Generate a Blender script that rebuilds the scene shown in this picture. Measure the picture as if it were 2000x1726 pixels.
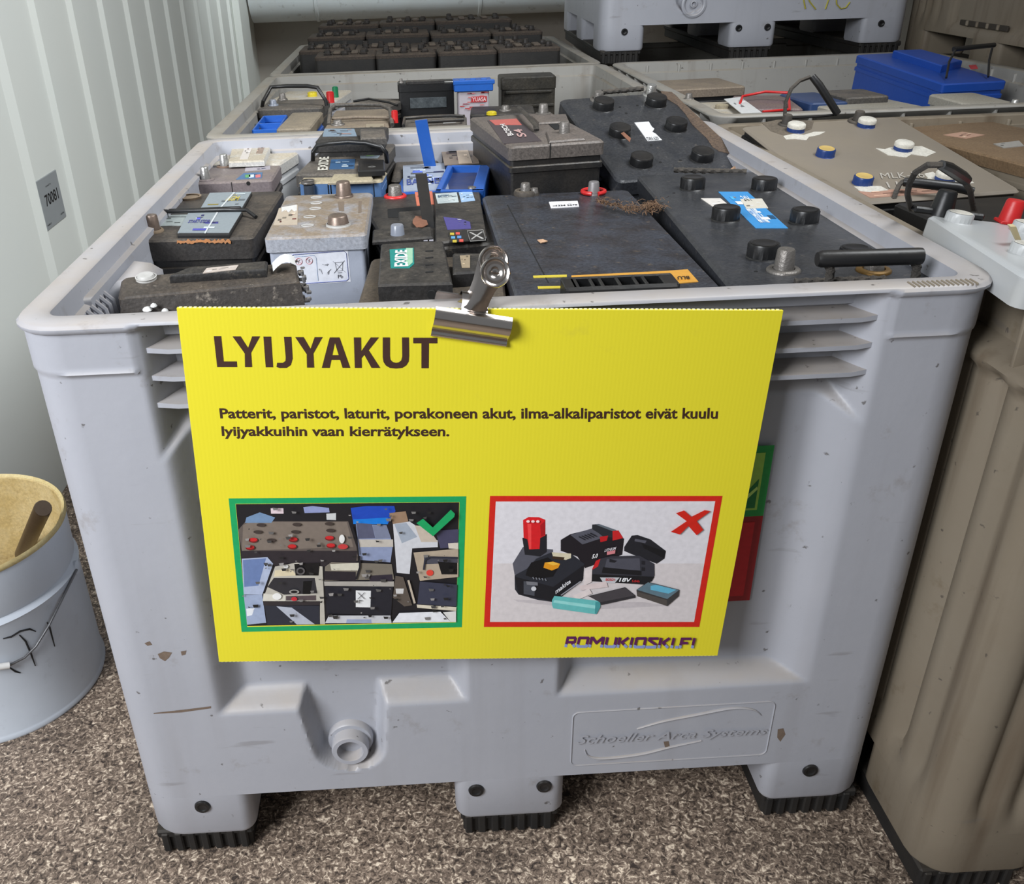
import bpy, math, random
import numpy as np
from mathutils import Matrix, Vector

# ------------------------------------------------------------------ camera, world, lights
for o in list(bpy.data.objects):
    bpy.data.objects.remove(o)
SC = bpy.context.scene
COL = SC.collection
FP = 1770.76                      # focal length in pixels of a 2000 px wide frame
CP = Vector((.4008, -.8599, 1.1066))
CE = (1.0744, .0300, -.0472)
PX, PY = 1000 - 128.33, 863.0     # principal point
cam = bpy.data.cameras.new('camera')
cam.sensor_width = 36
cam.lens = FP * 36 / 2000
cam.shift_x = 128.33 / 2000
cam.clip_start = .01
co = bpy.data.objects.new('camera', cam)
co.location = CP
co.rotation_euler = CE
COL.objects.link(co)
SC.camera = co

W = bpy.data.worlds.new('world')
SC.world = W
W.use_nodes = True
bg = W.node_tree.nodes['Background']
bg.inputs[0].default_value = (.90, .95, 1.0, 1)
bg.inputs[1].default_value = .19


def area(name, loc, target, sx, sy, power, col, spread=180):
    l = bpy.data.lights.new(name, 'AREA')
    l.shape = 'RECTANGLE'
    l.size = sx
    l.size_y = sy
    l.energy = power
    l.color = col
    l.spread = math.radians(spread)
    o = bpy.data.objects.new(name, l)
    o.location = loc
    o.rotation_euler = (Vector(target) - Vector(loc)).to_track_quat('-Z', 'Y').to_euler()
    COL.objects.link(o)
    return o


area('doorway_daylight', (-1.25, -1.5, 2.1), (-.15, .3, .75), 1.2, 1.2, 40, (.93, .96, 1.0), 105)
area('wall_fill_light', (1.6, .3, 2.9), (-.47, 1.4, .7), 1.0, 1.4, 30, (.95, .98, 1.0), 100)  # added fill light, no fixture there: brightens the left wall
area('rear_fill_light', (.4, 3.4, 1.9), (.4, 4.7, 1.15), 1.2, .3, 18, (.90, .97, 1.0), 150)  # unseen fill added to lift the duct and back wall
VS = SC.view_settings
VS.view_transform = 'Standard'
VS.look = 'None'
VS.exposure = 0.04
VS.gamma = 1
VS.use_curve_mapping = False

CR = Matrix.Rotation(CE[2], 3, 'Z') @ Matrix.Rotation(CE[1], 3, 'Y') @ Matrix.Rotation(CE[0], 3, 'X')
random.seed(7)


def ray(x, y):
    return CR @ Vector(((x - PX) / FP, -(y - PY) / FP, -1.0))


def at(x, y, ax, v):
    d = ray(x, y)
    return CP + d * ((v - CP[ax]) / d[ax])


# ------------------------------------------------------------------ materials
def lin(c):
    return tuple((v / 255 / 12.92 if v / 255 <= .04045 else ((v / 255 + .055) / 1.055) ** 2.4) for v in c)


MATS = {}


def mat(name, col, rough=.5, dust=0.0, dcol=(118, 105, 88), metal=0.0, scale=14, bump=.15, spots=0.0, scol=(60, 48, 38), up=True, fine=140, coat=0.0, thr=.5):
    if name in MATS:
        return MATS[name]
    m = bpy.data.materials.new(name)
    m.use_nodes = True
    nt = m.node_tree
    N, L = nt.nodes, nt.links
    b = N['Principled BSDF']
    b.inputs['Roughness'].default_value = rough
    b.inputs['Metallic'].default_value = metal
    tc = N.new('ShaderNodeTexCoord')
    n1 = N.new('ShaderNodeTexNoise')
    n1.inputs['Scale'].default_value = scale
    n1.inputs['Detail'].default_value = 6
    n1.inputs['Roughness'].default_value = .62
    L.new(tc.outputs['Object'], n1.inputs['Vector'])
    n2 = N.new('ShaderNodeTexNoise')
    n2.inputs['Scale'].default_value = fine
    n2.inputs['Detail'].default_value = 3
    L.new(tc.outputs['Object'], n2.inputs['Vector'])
    c = lin(col)
    cur = None
    mx = N.new('ShaderNodeMix')
    mx.data_type = 'RGBA'
    mx.inputs[6].default_value = (*[v * .86 for v in c], 1)
    mx.inputs[7].default_value = (*[min(1, v * 1.1) for v in c], 1)
    L.new(n1.outputs['Fac'], mx.inputs[0])
    cur = mx.outputs[2]
    if dust > 0:
        mr = N.new('ShaderNodeMapRange')
        mr.inputs[1].default_value = thr - (.22 if scale < 10 else .13)
        mr.inputs[2].default_value = thr + (.18 if scale < 10 else .13)
        mr.inputs[3].default_value = .25 * dust
        mr.inputs[4].default_value = dust
        L.new(n1.outputs['Fac'], mr.inputs[0])
        fac = mr.outputs[0]
        if up:
            ge = N.new('ShaderNodeNewGeometry')
            sp = N.new('ShaderNodeSeparateXYZ')
            L.new(ge.outputs['Normal'], sp.inputs[0])
            m2 = N.new('ShaderNodeMapRange')
            m2.inputs[1].default_value = .2
            m2.inputs[2].default_value = .9
            m2.inputs[3].default_value = .08 if scale < 10 else .22
            m2.inputs[4].default_value = 1
            L.new(sp.outputs[2], m2.inputs[0])
            mm = N.new('ShaderNodeMath')
            mm.operation = 'MULTIPLY'
            L.new(fac, mm.inputs[0])
            L.new(m2.outputs[0], mm.inputs[1])
            fac = mm.outputs[0]
        m3 = N.new('ShaderNodeMix')
        m3.data_type = 'RGBA'
        L.new(fac, m3.inputs[0])
        L.new(cur, m3.inputs[6])
        m3.inputs[7].default_value = (*lin(dcol), 1)
        cur = m3.outputs[2]
    if spots > 0:
        n3 = N.new('ShaderNodeTexNoise')
        n3.inputs['Scale'].default_value = scale * 3.1
        n3.inputs['Detail'].default_value = 5
        n3.inputs['Roughness'].default_value = .7
        L.new(tc.outputs['Object'], n3.inputs['Vector'])
        mr = N.new('ShaderNodeMapRange')
        mr.inputs[1].default_value = .60
        mr.inputs[2].default_value = .70
        mr.inputs[4].default_value = spots
        L.new(n3.outputs['Fac'], mr.inputs[0])
        m4 = N.new('ShaderNodeMix')
        m4.data_type = 'RGBA'
        L.new(mr.outputs[0], m4.inputs[0])
        L.new(cur, m4.inputs[6])
        m4.inputs[7].default_value = (*lin(scol), 1)
        cur = m4.outputs[2]
    if name in ('grey_box_plastic', 'dirty_box_plastic', 'grimy_box_plastic'):
        amt = {'grey_box_plastic': .10, 'dirty_box_plastic': .45, 'grimy_box_plastic': .85}[name]
        for vec, sc_, lo, hi, colr, am in (((26, 26, 1.6), 1.0, .54, .78, (92, 78, 62), amt), ((1, 1, 1), 70, .69, .73, (74, 68, 62), .75), ((9, 9, 60), 1.0, .66, .74, (108, 102, 98), .35)):
            mp = N.new('ShaderNodeMapping')
            mp.inputs['Scale'].default_value = vec
            L.new(tc.outputs['Object'], mp.inputs['Vector'])
            n6 = N.new('ShaderNodeTexNoise')
            n6.inputs['Scale'].default_value = sc_
            n6.inputs['Detail'].default_value = 4
            L.new(mp.outputs[0], n6.inputs['Vector'])
            mr = N.new('ShaderNodeMapRange')
            mr.inputs[1].default_value = lo
            mr.inputs[2].default_value = hi
            mr.inputs[4].default_value = am
            L.new(n6.outputs['Fac'], mr.inputs[0])
            m7 = N.new('ShaderNodeMix')
            m7.data_type = 'RGBA'
            L.new(mr.outputs[0], m7.inputs[0])
            L.new(cur, m7.inputs[6])
            m7.inputs[7].default_value = (*lin(colr), 1)
            cur = m7.outputs[2]
    if dust > .3 and scale > 9:
        n5 = N.new('ShaderNodeTexNoise')
        n5.inputs['Scale'].default_value = fine * 1.6
        n5.inputs['Detail'].default_value = 4
        n5.inputs['Roughness'].default_value = .75
        L.new(tc.outputs['Object'], n5.inputs['Vector'])
        mr = N.new('ShaderNodeMapRange')
        mr.inputs[1].default_value = .35
        mr.inputs[2].default_value = .68
        mr.inputs[3].default_value = 1 - .55 * min(dust, .8) * (.5 if max(col) > 110 else 1)
        mr.inputs[4].default_value = 1 + .55 * min(dust, .8) * (.5 if max(col) > 110 else 1)
        L.new(n5.outputs['Fac'], mr.inputs[0])
        sc = N.new('ShaderNodeVectorMath')
        sc.operation = 'SCALE'
        L.new(cur, sc.inputs[0])
        L.new(mr.outputs[0], sc.inputs['Scale'])
        cur = sc.outputs[0]
    L.new(cur, b.inputs['Base Color'])
    if bump > 0:
        bp = N.new('ShaderNodeBump')
        bp.inputs['Strength'].default_value = bump
        bp.inputs['Distance'].default_value = .002
        L.new(n2.outputs['Fac'], bp.inputs['Height'])
        L.new(bp.outputs[0], b.inputs['Normal'])
    MATS[name] = m
    return m


def vcol_mat(name='print', rough=.45):
    m = bpy.data.materials.new(name)
    m.use_nodes = True
    N, L = m.node_tree.nodes, m.node_tree.links
    a = N.new('ShaderNodeVertexColor')
    a.layer_name = 'Col'
    tc = N.new('ShaderNodeTexCoord')
    n = N.new('ShaderNodeTexNoise')
    n.inputs['Scale'].default_value = 160
    n.inputs['Detail'].default_value = 5
    L.new(tc.outputs['Object'], n.inputs['Vector'])
    mr = N.new('ShaderNodeMapRange')
    mr.inputs[1].default_value = .3
    mr.inputs[2].default_value = .7
    mr.inputs[3].default_value = .93
    mr.inputs[4].default_value = 1.05
    L.new(n.outputs['Fac'], mr.inputs[0])
    mx = N.new('ShaderNodeVectorMath')
    mx.operation = 'SCALE'
    L.new(a.outputs[0], mx.inputs[0])
    L.new(mr.outputs[0], mx.inputs['Scale'])
    L.new(mx.outputs[0], N['Principled BSDF'].inputs['Base Color'])
    N['Principled BSDF'].inputs['Roughness'].default_value = rough
    return m


PRINT = vcol_mat()


# ------------------------------------------------------------------ mesh builder
class MB:
    def __init__(s):
        s.v, s.f, s.m, s.c = [], [], [], []
        s.col = (1, 1, 1)
        s.mi = 0

    def add(s, vs, fs):
        o = len(s.v)
        s.v += [tuple(x) for x in vs]
        for f in fs:
            s.f.append(tuple(i + o for i in f))
            s.m.append(s.mi)
            s.c.append(s.col)
        return s

    def box(s, a, b, bev=.002):
        x0, y0, z0 = a
        x1, y1, z1 = b
        c = min(bev, (x1 - x0) * .45, (y1 - y0) * .45, (z1 - z0) * .45)
        vs, idx = [], {}
        for i in (0, 1):
            for j in (0, 1):
                for k in (0, 1):
                    X, Y, Z = (x0, x1)[i], (y0, y1)[j], (z0, z1)[k]
                    sx, sy, sz = (c, -c)[i], (c, -c)[j], (c, -c)[k]
                    for a_, p in enumerate(((X, Y + sy, Z + sz), (X + sx, Y, Z + sz), (X + sx, Y + sy, Z))):
                        idx[i, j, k, a_] = len(vs)
                        vs.append(p)
        I = idx
        fs = []
        for i in (0, 1):
            q = [I[i, 0, 0, 0], I[i, 0, 1, 0], I[i, 1, 1, 0], I[i, 1, 0, 0]]
            fs.append(q if i == 0 else q[::-1])
            q = [I[0, i, 0, 1], I[1, i, 0, 1], I[1, i, 1, 1], I[0, i, 1, 1]]
            fs.append(q if i == 0 else q[::-1])
            q = [I[0, 0, i, 2], I[0, 1, i, 2], I[1, 1, i, 2], I[1, 0, i, 2]]
            fs.append(q if i == 0 else q[::-1])
        for i in (0, 1):
            for j in (0, 1):
                q = [I[i, j, 0, 0], I[i, j, 1, 0], I[i, j, 1, 1], I[i, j, 0, 1]]
                fs.append(q if (i + j) % 2 == 1 else q[::-1])
                q = [I[i, 0, j, 0], I[i, 1, j, 0], I[i, 1, j, 2], I[i, 0, j, 2]]
                fs.append(q if (i + j) % 2 == 0 else q[::-1])
                q = [I[0, i, j, 1], I[1, i, j, 1], I[1, i, j, 2], I[0, i, j, 2]]
                fs.append(q if (i + j) % 2 == 1 else q[::-1])
                for k in (0, 1):
                    q = [I[i, j, k, 0], I[i, j, k, 1], I[i, j, k, 2]]
                    fs.append(q if (i + j + k) % 2 == 0 else q[::-1])
        return s.add(vs, fs)

    def prism(s, poly, z0, z1, bev=0.0, zf=None):
        """poly: ccw xy points; extruded from z0 to z1 with a bevelled top"""
        n = len(poly)
        cx = sum(p[0] for p in poly) / n
        cy = sum(p[1] for p in poly) / n
        rings = [(poly, z0)]
        if bev > 0:
            rings.append((poly, z1 - bev))
            r = max(max(math.hypot(p[0] - cx, p[1] - cy) for p in poly), 1e-6)
            xs = [p[0] for p in poly]
            ys = [p[1] for p in poly]
            kx = max(0, 1 - 2 * bev / max(1e-6, max(xs) - min(xs)))
            ky = max(0, 1 - 2 * bev / max(1e-6, max(ys) - min(ys)))
            mx_, my_ = (max(xs) + min(xs)) / 2, (max(ys) + min(ys)) / 2
            rings.append(([(mx_ + (p[0] - mx_) * kx, my_ + (p[1] - my_) * ky) for p in poly], z1))
        else:
            rings.append((poly, z1))
        vs = []
        for pl, z in rings:
            vs += [(p[0], p[1], z) for p in pl]
        fs = [tuple(range(n))[::-1], tuple((len(rings) - 1) * n + i for i in range(n))]
        for k in range(len(rings) - 1):
            for i in range(n):
                j = (i + 1) % n
                fs.append((k * n + i, k * n + j, (k + 1) * n + j, (k + 1) * n + i))
        return s.add(vs, fs)

    def lathe(s, prof, c=(0, 0, 0), n=24, axis='z', tilt=None, closed=False, caps=True):
        """prof: list of (r, z)"""
        vs = []
        for r, z in prof:
            for i in range(n):
                a = 2 * math.pi * i / n
                p = Vector((r * math.cos(a), r * math.sin(a), z))
                if axis == 'y':
                    p = Vector((p.x, p.z, -p.y))
                elif axis == 'x':
                    p = Vector((p.z, p.y, -p.x))
                if tilt is not None:
                    p = tilt @ p
                vs.append(p + Vector(c))
        fs = []
        k = len(prof)
        for j in range(k - 1 + (1 if closed else 0)):
            for i in range(n):
                a, b = j * n + i, j * n + (i + 1) % n
                j2 = (j + 1) % k
                fs.append((a, b, j2 * n + (i + 1) % n, j2 * n + i))
        if not closed and caps:
            if prof[0][0] > 1e-6:
                fs.append(tuple(range(n))[::-1])
            if prof[-1][0] > 1e-6:
                fs.append(tuple((k - 1) * n + i for i in range(n)))
        return s.add(vs, fs)

    def tube(s, pts, r, n=10, twist=0.0, lob=0.0, cap=True, flat=1.0):
        pts = [Vector(p) for p in pts]
        vs, fs = [], []
        up = Vector((0, 0, 1))
        d0 = (pts[1] - pts[0]).normalized()
        nx = d0.cross(up)
        if nx.length < .1:
            nx = d0.cross(Vector((0, 1, 0)))
        nx.normalize()
        for k, p in enumerate(pts):
            d = (pts[min(k + 1, len(pts) - 1)] - pts[max(k - 1, 0)])
            d = d.normalized() if d.length > 0 else d0
            nx = (nx - d * nx.dot(d)).normalized()
            ny = d.cross(nx)
            rr = r[k] if isinstance(r, (list, tuple)) else r
            for i in range(n):
                a = 2 * math.pi * i / n
                q = rr * (1 + lob * math.cos(3 * (a + twist * k)))
                vs.append(p + nx * (math.cos(a) * q) + ny * (math.sin(a) * q * flat))
        for k in range(len(pts) - 1):
            for i in range(n):
                j = (i + 1) % n
                fs.append((k * n + i, k * n + j, (k + 1) * n + j, (k + 1) * n + i))
        if cap:
            fs.append(tuple(range(n))[::-1])
            fs.append(tuple((len(pts) - 1) * n + i for i in range(n)))
        return s.add(vs, fs)

    def build(s, name, mats, parent=None, smooth=False, M=None, vcol=False):
        me = bpy.data.meshes.new(name)
        me.from_pydata(s.v, [], s.f)
        if not isinstance(mats, (list, tuple)):
            mats = [mats]
        for m in mats:
            me.materials.append(m)
        if len(mats) > 1:
            me.polygons.foreach_set('material_index', s.m)
        if vcol:
            ca = me.color_attributes.new('Col', 'FLOAT_COLOR', 'CORNER')
            k = 0
            buf = []
            for f, c in zip(s.f, s.c):
                buf += [c[0], c[1], c[2], 1.0] * len(f)
            ca.data.foreach_set('color', buf)
        if smooth:
            me.polygons.foreach_set('use_smooth', [True] * len(s.f))
            try:
                me.set_sharp_from_angle(angle=math.radians(smooth if smooth is not True else 40))
            except Exception:
                pass
        me.validate()
        me.update()
        o = bpy.data.objects.new(name, me)
        COL.objects.link(o)
        if parent is not None:
            o.parent = parent
        if M is not None:
            o.matrix_local = M
        return o


def tag(o, label=None, cat=None, group=None, kind=None):
    for k, v in (('label', label), ('category', cat), ('group', group), ('kind', kind)):
        if v:
            o[k] = v
    return o


def empty(name, M, label, cat, group=None):
    o = bpy.data.objects.new(name, None)
    o.empty_display_size = .02
    COL.objects.link(o)
    o.matrix_world = M
    return tag(o, label, cat, group)


def rrect(x0, y0, x1, y1, r, n=4):
    r = min(r, (x1 - x0) * .49, (y1 - y0) * .49)
    p = []
    for cx, cy, a0 in ((x1 - r, y0 + r, -90), (x1 - r, y1 - r, 0), (x0 + r, y1 - r, 90), (x0 + r, y0 + r, 180)):
        for i in range(n + 1):
            a = math.radians(a0 + 90 * i / n)
            p.append((cx + r * math.cos(a), cy + r * math.sin(a)))
    return p


def ccw(p):
    a = sum(p[i][0] * p[(i + 1) % len(p)][1] - p[(i + 1) % len(p)][0] * p[i][1] for i in range(len(p)))
    return list(p) if a > 0 else list(p)[::-1]


_txt = {}


def text_geo(s, bold=.0, shear=0.0):
    k = (s, bold, shear)
    if k in _txt:
        return _txt[k]
    c = bpy.data.curves.new('t', 'FONT')
    c.body = s
    c.offset = bold
    c.shear = shear
    c.resolution_u = 3
    o = bpy.data.objects.new('t', c)
    COL.objects.link(o)
    bpy.context.view_layer.update()
    me = bpy.data.meshes.new_from_object(o.evaluated_get(bpy.context.evaluated_depsgraph_get()))
    vs = np.array([v.co[:] for v in me.vertices])
    fs = [tuple(p.vertices) for p in me.polygons]
    bpy.data.objects.remove(o)
    bpy.data.curves.remove(c)
    bpy.data.meshes.remove(me)
    _txt[k] = (vs, fs)
    return _txt[k]


def text_on(mb, s, quad, lift=.0003, bold=.0, shear=0.0, n=None):
    """fit text into quad = TL, TR, BR, BL (3-d points), lifted along the quad's normal"""
    vs, fs = text_geo(s, bold, shear)
    TL, TR, BR, BL = [Vector(q) if len(q) == 3 else Vector((q[0], q[1], 0)) for q in quad]
    nn = (TR - TL).cross(TL - BL).normalized() * lift
    x0, x1 = vs[:, 0].min(), vs[:, 0].max()
    y0, y1 = vs[:, 1].min(), vs[:, 1].max()
    out = []
    for v in vs:
        a, b = (v[0] - x0) / (x1 - x0), (v[1] - y0) / (y1 - y0)
        out.append((BL * (1 - a) + BR * a) * (1 - b) + (TL * (1 - a) + TR * a) * b + nn)
    mb.add(out, fs)
    return mb


# ------------------------------------------------------------------ common materials
G_BOX = mat('grey_box_plastic', (168, 170, 178), .45, dust=.85, dcol=(168, 156, 142), scale=5, bump=.10, spots=.30, scol=(120, 108, 96), fine=90)
G_BOX2 = mat('grimy_box_plastic', (136, 127, 112), .55, dust=.6, dcol=(112, 98, 80), scale=4, bump=.12, spots=.65, scol=(106, 92, 72), up=False, fine=90)
G_BOX3 = mat('dirty_box_plastic', (150, 148, 143), .5, dust=.8, dcol=(134, 124, 108), scale=6, bump=.12, spots=.4, scol=(110, 98, 84), fine=90)
BLACKP = mat('black_plastic', (26, 27, 29), .42, dust=.40, scale=16, bump=.2)
BLACKC = mat('clean_black_plastic', (22, 23, 25), .38, dust=.08, scale=16, bump=.1)
BLACKD = mat('dusty_black_plastic', (27, 26, 27), .55, dust=.75, dcol=(78, 72, 64), scale=22, bump=.35, spots=.35, scol=(120, 110, 96))
SLATE = mat('slate_black_lid', (45, 47, 52), .36, dust=.55, dcol=(72, 71, 70), scale=20, bump=.3, spots=.6, scol=(98, 92, 86))
GREYB = mat('light_grey_case', (164, 170, 182), .5, dust=.95, dcol=(134, 118, 98), scale=24, bump=.25, spots=.5, scol=(96, 80, 62), thr=.40)
LEAD = mat('lead_metal', (120, 116, 112), .45, dust=.3, metal=.55, scale=60, bump=.4, fine=300)
LEADB = mat('bright_lead', (190, 188, 184), .3, metal=.8, scale=60, bump=.3, fine=300)
RUBBER = mat('black_runner_rubber', (16, 16, 17), .7, dust=.25, scale=20)
REDP = mat('red_plastic', (196, 32, 34), .4, dust=.1, scale=30)
WHITEL = mat('white_label', (208, 208, 206), .6, dust=.2, dcol=(150, 140, 128), scale=60, bump=0, spots=.15, scol=(90, 80, 70))
DARKHOLE = mat('dark_recess', (8, 8, 8), .8, bump=0)
ROPE = mat('dark_rope', (58, 55, 52), .85, dust=.3, scale=80, bump=.8, fine=400)


# ------------------------------------------------------------------ pallet boxes
def sst(a, b, x):
    t = np.clip((x - a) / (b - a), 0, 1)
    return t * t * (3 - 2 * t)


def rect_in(u, z, u0, u1, z0, z1, b):
    """0 outside, 1 deep inside a rectangle whose bevel is b wide"""
    return np.minimum(np.minimum(sst(u0, u0 + b, u), 1 - sst(u1 - b, u1, u)), np.minimum(sst(z0, z0 + b, z), 1 - sst(z1 - b, z1, z)))


def h_front(u, z):
    h = np.zeros_like(u)
    def rc4(u0, b0, u1, b1):
        return np.minimum(np.minimum(sst(u0, u0 + b0, u), 1 - sst(u1 - b1, u1, u)), sst(.262, .286, z))
    L_ = rc4(.123, .040, .446, .026)
    R_ = rc4(.556, .026, .888, .056)
    top = np.minimum(sst(.632, .690, z), np.minimum(sst(.118, .160, u), 1 - sst(.842, .888, u))) * (1 - sst(.786, .789, z))
    h = np.maximum(L_, R_) * .030 * (1 - sst(.786, .789, z))
    h = np.maximum(h, top * .046)
    # drain notch
    c = .2868 - (z - .17) * .03
    hw = .036 + (z - .17) * .12
    hw = np.where(z < .19, np.sqrt(np.maximum(0, 1 - ((.19 - z) / .036) ** 2)) * .038, hw)
    notch = (1 - sst(hw - .005, hw + .010, np.abs(u - c))) * (z < .31) * (z > .150)
    h = np.maximum(h, notch * .030)
    # moulded ledge line on the corner posts
    post = np.clip((u < .117) * 1.0 + (u > .889), 0, 1)
    h = h - .0022 * post * (sst(.7385, .7405, z)) - .0022 * post * np.exp(-((z - .7405) / .0022) ** 2)
    # rim lip
    h = h - .005 * sst(.783, .787, z)
    return h


def h_side(u, z):
    h = rect_in(u, z, .14, .86, .27, .70, .05) * .022
    h = h + .035 * rect_in(u, z, .12, .88, .715, .782, .01)
    return h - .005 * sst(.783, .787, z)


def h_ribbed(u, z):
    """old type: deep vertical flutes by the corners, a pocketed band under the rim"""
    h = np.zeros_like(u)
    for c, w, d in ((.055, .010, .012), (.10, .011, .014), (.150, .009, .009), (.205, .012, .008), (.80, .012, .008), (.85, .009, .009), (.90, .011, .014), (.945, .010, .012)):
        h = h + d * np.exp(-((u - c) / w) ** 2) * (1 - sst(.700, .712, z)) * sst(.119, .19, z)
    h = h + .014 * rect_in(u, z, .27, .73, .13, .69, .03)
    band = rect_in(u, z, .012, .99, .722, .780, .004)
    h = h + .030 * band
    return h - .005 * sst(.783, .787, z) - .006 * (sst(.703, .708, z) - sst(.718, .722, z))


def make_box_mesh(name, Wx, Dy, hf, hs, nu=230, ns=60, nz=170, H=.79, zb=.118, t=.030, mats=None, fins=True, zin=.57):
    """one open-topped pallet box: swept outer skin, rim, inner skin, feet"""
    r = .045
    per = []        # x, y, nx, ny, u, side

    def side(p0, p1, n0, k, n):
        L = (Vector(p1) - Vector(p0)).length
        for i in range(n + 1):
            f = i / n
            s_ = r / L + f * (1 - 2 * r / L)
            p = Vector(p0).lerp(Vector(p1), s_)
            per.append((p.x, p.y, n0[0], n0[1], s_, k))

    cs = [(0, 0), (Wx, 0), (Wx, Dy), (0, Dy)]
    ns_ = [(0, -1), (1, 0), (0, 1), (-1, 0)]
    for k in range(4):
        side(cs[k], cs[(k + 1) % 4], ns_[k], k, nu if k == 0 else ns)
        a, b = ns_[k], ns_[(k + 1) % 4]
        cc = Vector(cs[(k + 1) % 4]) - Vector(a) * r - Vector(b) * r
        for i in range(1, 6):
            t_ = i / 6 * math.pi / 2
            nn = Vector(a) * math.cos(t_) + Vector(b) * math.sin(t_)
            q = cc + nn * r
            per.append((q.x, q.y, nn.x, nn.y, -1 - i, k))
    P = np.array([p[:2] for p in per])
    Nn = np.array([p[2:4] for p in per])
    U = np.array([p[4] for p in per])
    S = np.array([p[5] for p in per])
    zs = np.linspace(zb, H, nz)
    n = len(P)
    V = []
    F = []
    uu = np.where(U < 0, 0.0, U)
    for z in zs:
        zz = np.full(n, z)
        h = np.zeros(n)
        f0 = (S == 0) & (U >= 0)
        h[f0] = hf(uu[f0], zz[f0])
        f1 = (S != 0) & (U >= 0)
        h[f1] = hs(uu[f1], zz[f1])
        cn = U < 0
        h[cn] = -.005 * sst(.783, .787, zz[cn]) - (.0022 * sst(.7385, .7405, zz[cn]) if hf is h_front else 0)
        V += [(P[i, 0] - Nn[i, 0] * h[i], P[i, 1] - Nn[i, 1] * h[i], z) for i in range(n)]
    for k in range(nz - 1):
        for i in range(n):
            j = (i + 1) % n
            F.append((k * n + i, k * n + j, (k + 1) * n + j, (k + 1) * n + i))
    base = (nz - 1) * n
    # rim top, then inner skin
    prev = base
    for off, z in ((-.0045, H + .0025), (-.003, H + .004), (t - .006, H + .004), (t - .004, H + .0028), (t - .002, H - .022), (t + .004, H - .026), (t + .018, zin)):
        st = len(V)
        V += [(P[i, 0] - Nn[i, 0] * off, P[i, 1] - Nn[i, 1] * off, z) for i in range(n)]
        for i in range(n):
            j = (i + 1) % n
            F.append((prev + i, prev + j, st + j, st + i))
        prev = st
    F.append(tuple(prev + i for i in range(n)))
    F.append(tuple(range(n))[::-1])
    mb = MB()
    mb.add(V, F)
    if fins:
        for z in (.7600, .7295, .6985):
            mb.add([(.108, .010, z - .003), (.150, .0005, z - .003), (.86 * Wx, .0005, z - .003), (.897 * Wx, .010, z - .003), (.897 * Wx, .045, z - .003), (.108, .045, z - .003),
                    (.108, .010, z + .003), (.150, .0005, z + .002), (.86 * Wx, .0005, z + .002), (.897 * Wx, .010, z + .003), (.897 * Wx, .046, z + .006), (.108, .046, z + .006)],
                   [(0, 5, 4, 3, 2, 1), (6, 7, 8, 9, 10, 11), (0, 1, 7, 6), (1, 2, 8, 7), (2, 3, 9, 8), (3, 4, 10, 9), (4, 5, 11, 10), (5, 0, 6, 11)])
    # feet, flush with the skin
    fx = [(0, .146), (.424, .574), (.852, 1.0)]
    for ix, (a, b) in enumerate(fx):
        for iy, (c, d) in enumerate(fx):
            x0, x1, y0, y1 = a * Wx, b * Wx, c * Dy, d * Dy
            rr = .018
            poly = rrect(x0, y0, x1, y1, rr, 4)
            if ix != 1 and iy != 1:     # outer corner takes the box radius
                poly = []
                for (qx, qy, a0) in ((x1, y0, -90), (x1, y1, 0), (x0, y1, 90), (x0, y0, 180)):
                    outer = (qx in (0, Wx)) and (qy in (0, Dy))
                    R = r if outer else rr
                    cx = qx - R if qx == x1 else qx + R
                    cy = qy - R if qy == y1 else qy + R
                    for i in range(6):
                        an = math.radians(a0 + 90 * i / 5)
                        poly.append((cx + R * math.cos(an), cy + R * math.sin(an)))
            n_ = len(poly)
            cx, cy = (x0 + x1) / 2, (y0 + y1) / 2
            vs = [(p[0], p[1], zb) for p in poly] + [(p[0], p[1], .050) for p in poly]
            vs += [(cx + (p[0] - cx) * .96, cy + (p[1] - cy) * .96, .043) for p in poly]
            fs = []
            for k in range(2):
                for i in range(n_):
                    j = (i + 1) % n_
                    fs.append(((k + 1) * n_ + i, (k + 1) * n_ + j, k * n_ + j, k * n_ + i))
            fs.append(tuple(2 * n_ + i for i in range(n_))[::-1])
            mb.add(vs, fs)
    return mb


def runners(Wx, Dy, parent):
    for (a, b) in ((0, .146), (.424, .574), (.852, 1.0)):
        mb = MB()
        mb.box((a * Wx + .010, .012, .0), (b * Wx - .010, Dy - .012, .032), .004)
        k = 7
        w = (b - a) * Wx - .02
        for i in range(k):      # moulded teeth along the front and back edges
            x = a * Wx + .012 + w * i / k
            for y0, y1 in ((.006, .014), (Dy - .014, Dy - .006)):
                mb.box((x, y0, .004), (x + w / k * .6, y1, .040), .002)
        mb.box((a * Wx + .006, .008, .030), (b * Wx - .006, Dy - .008, .045), .003)
        mb.build('runner', RUBBER, parent)


def plug(x, z, parent, y=0):
    m = MB()
    m.lathe([(.0, -.0016), (.0042, -.0018), (.0055, -.0024), (.0065, -.0032), (.0098, -.0030), (.0108, -.0006), (.0108, .002)], (x, y, z), 20, axis='y', tilt=None)
    o = m.build('plug', BLACKC, parent, smooth=35)
    return o


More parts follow.
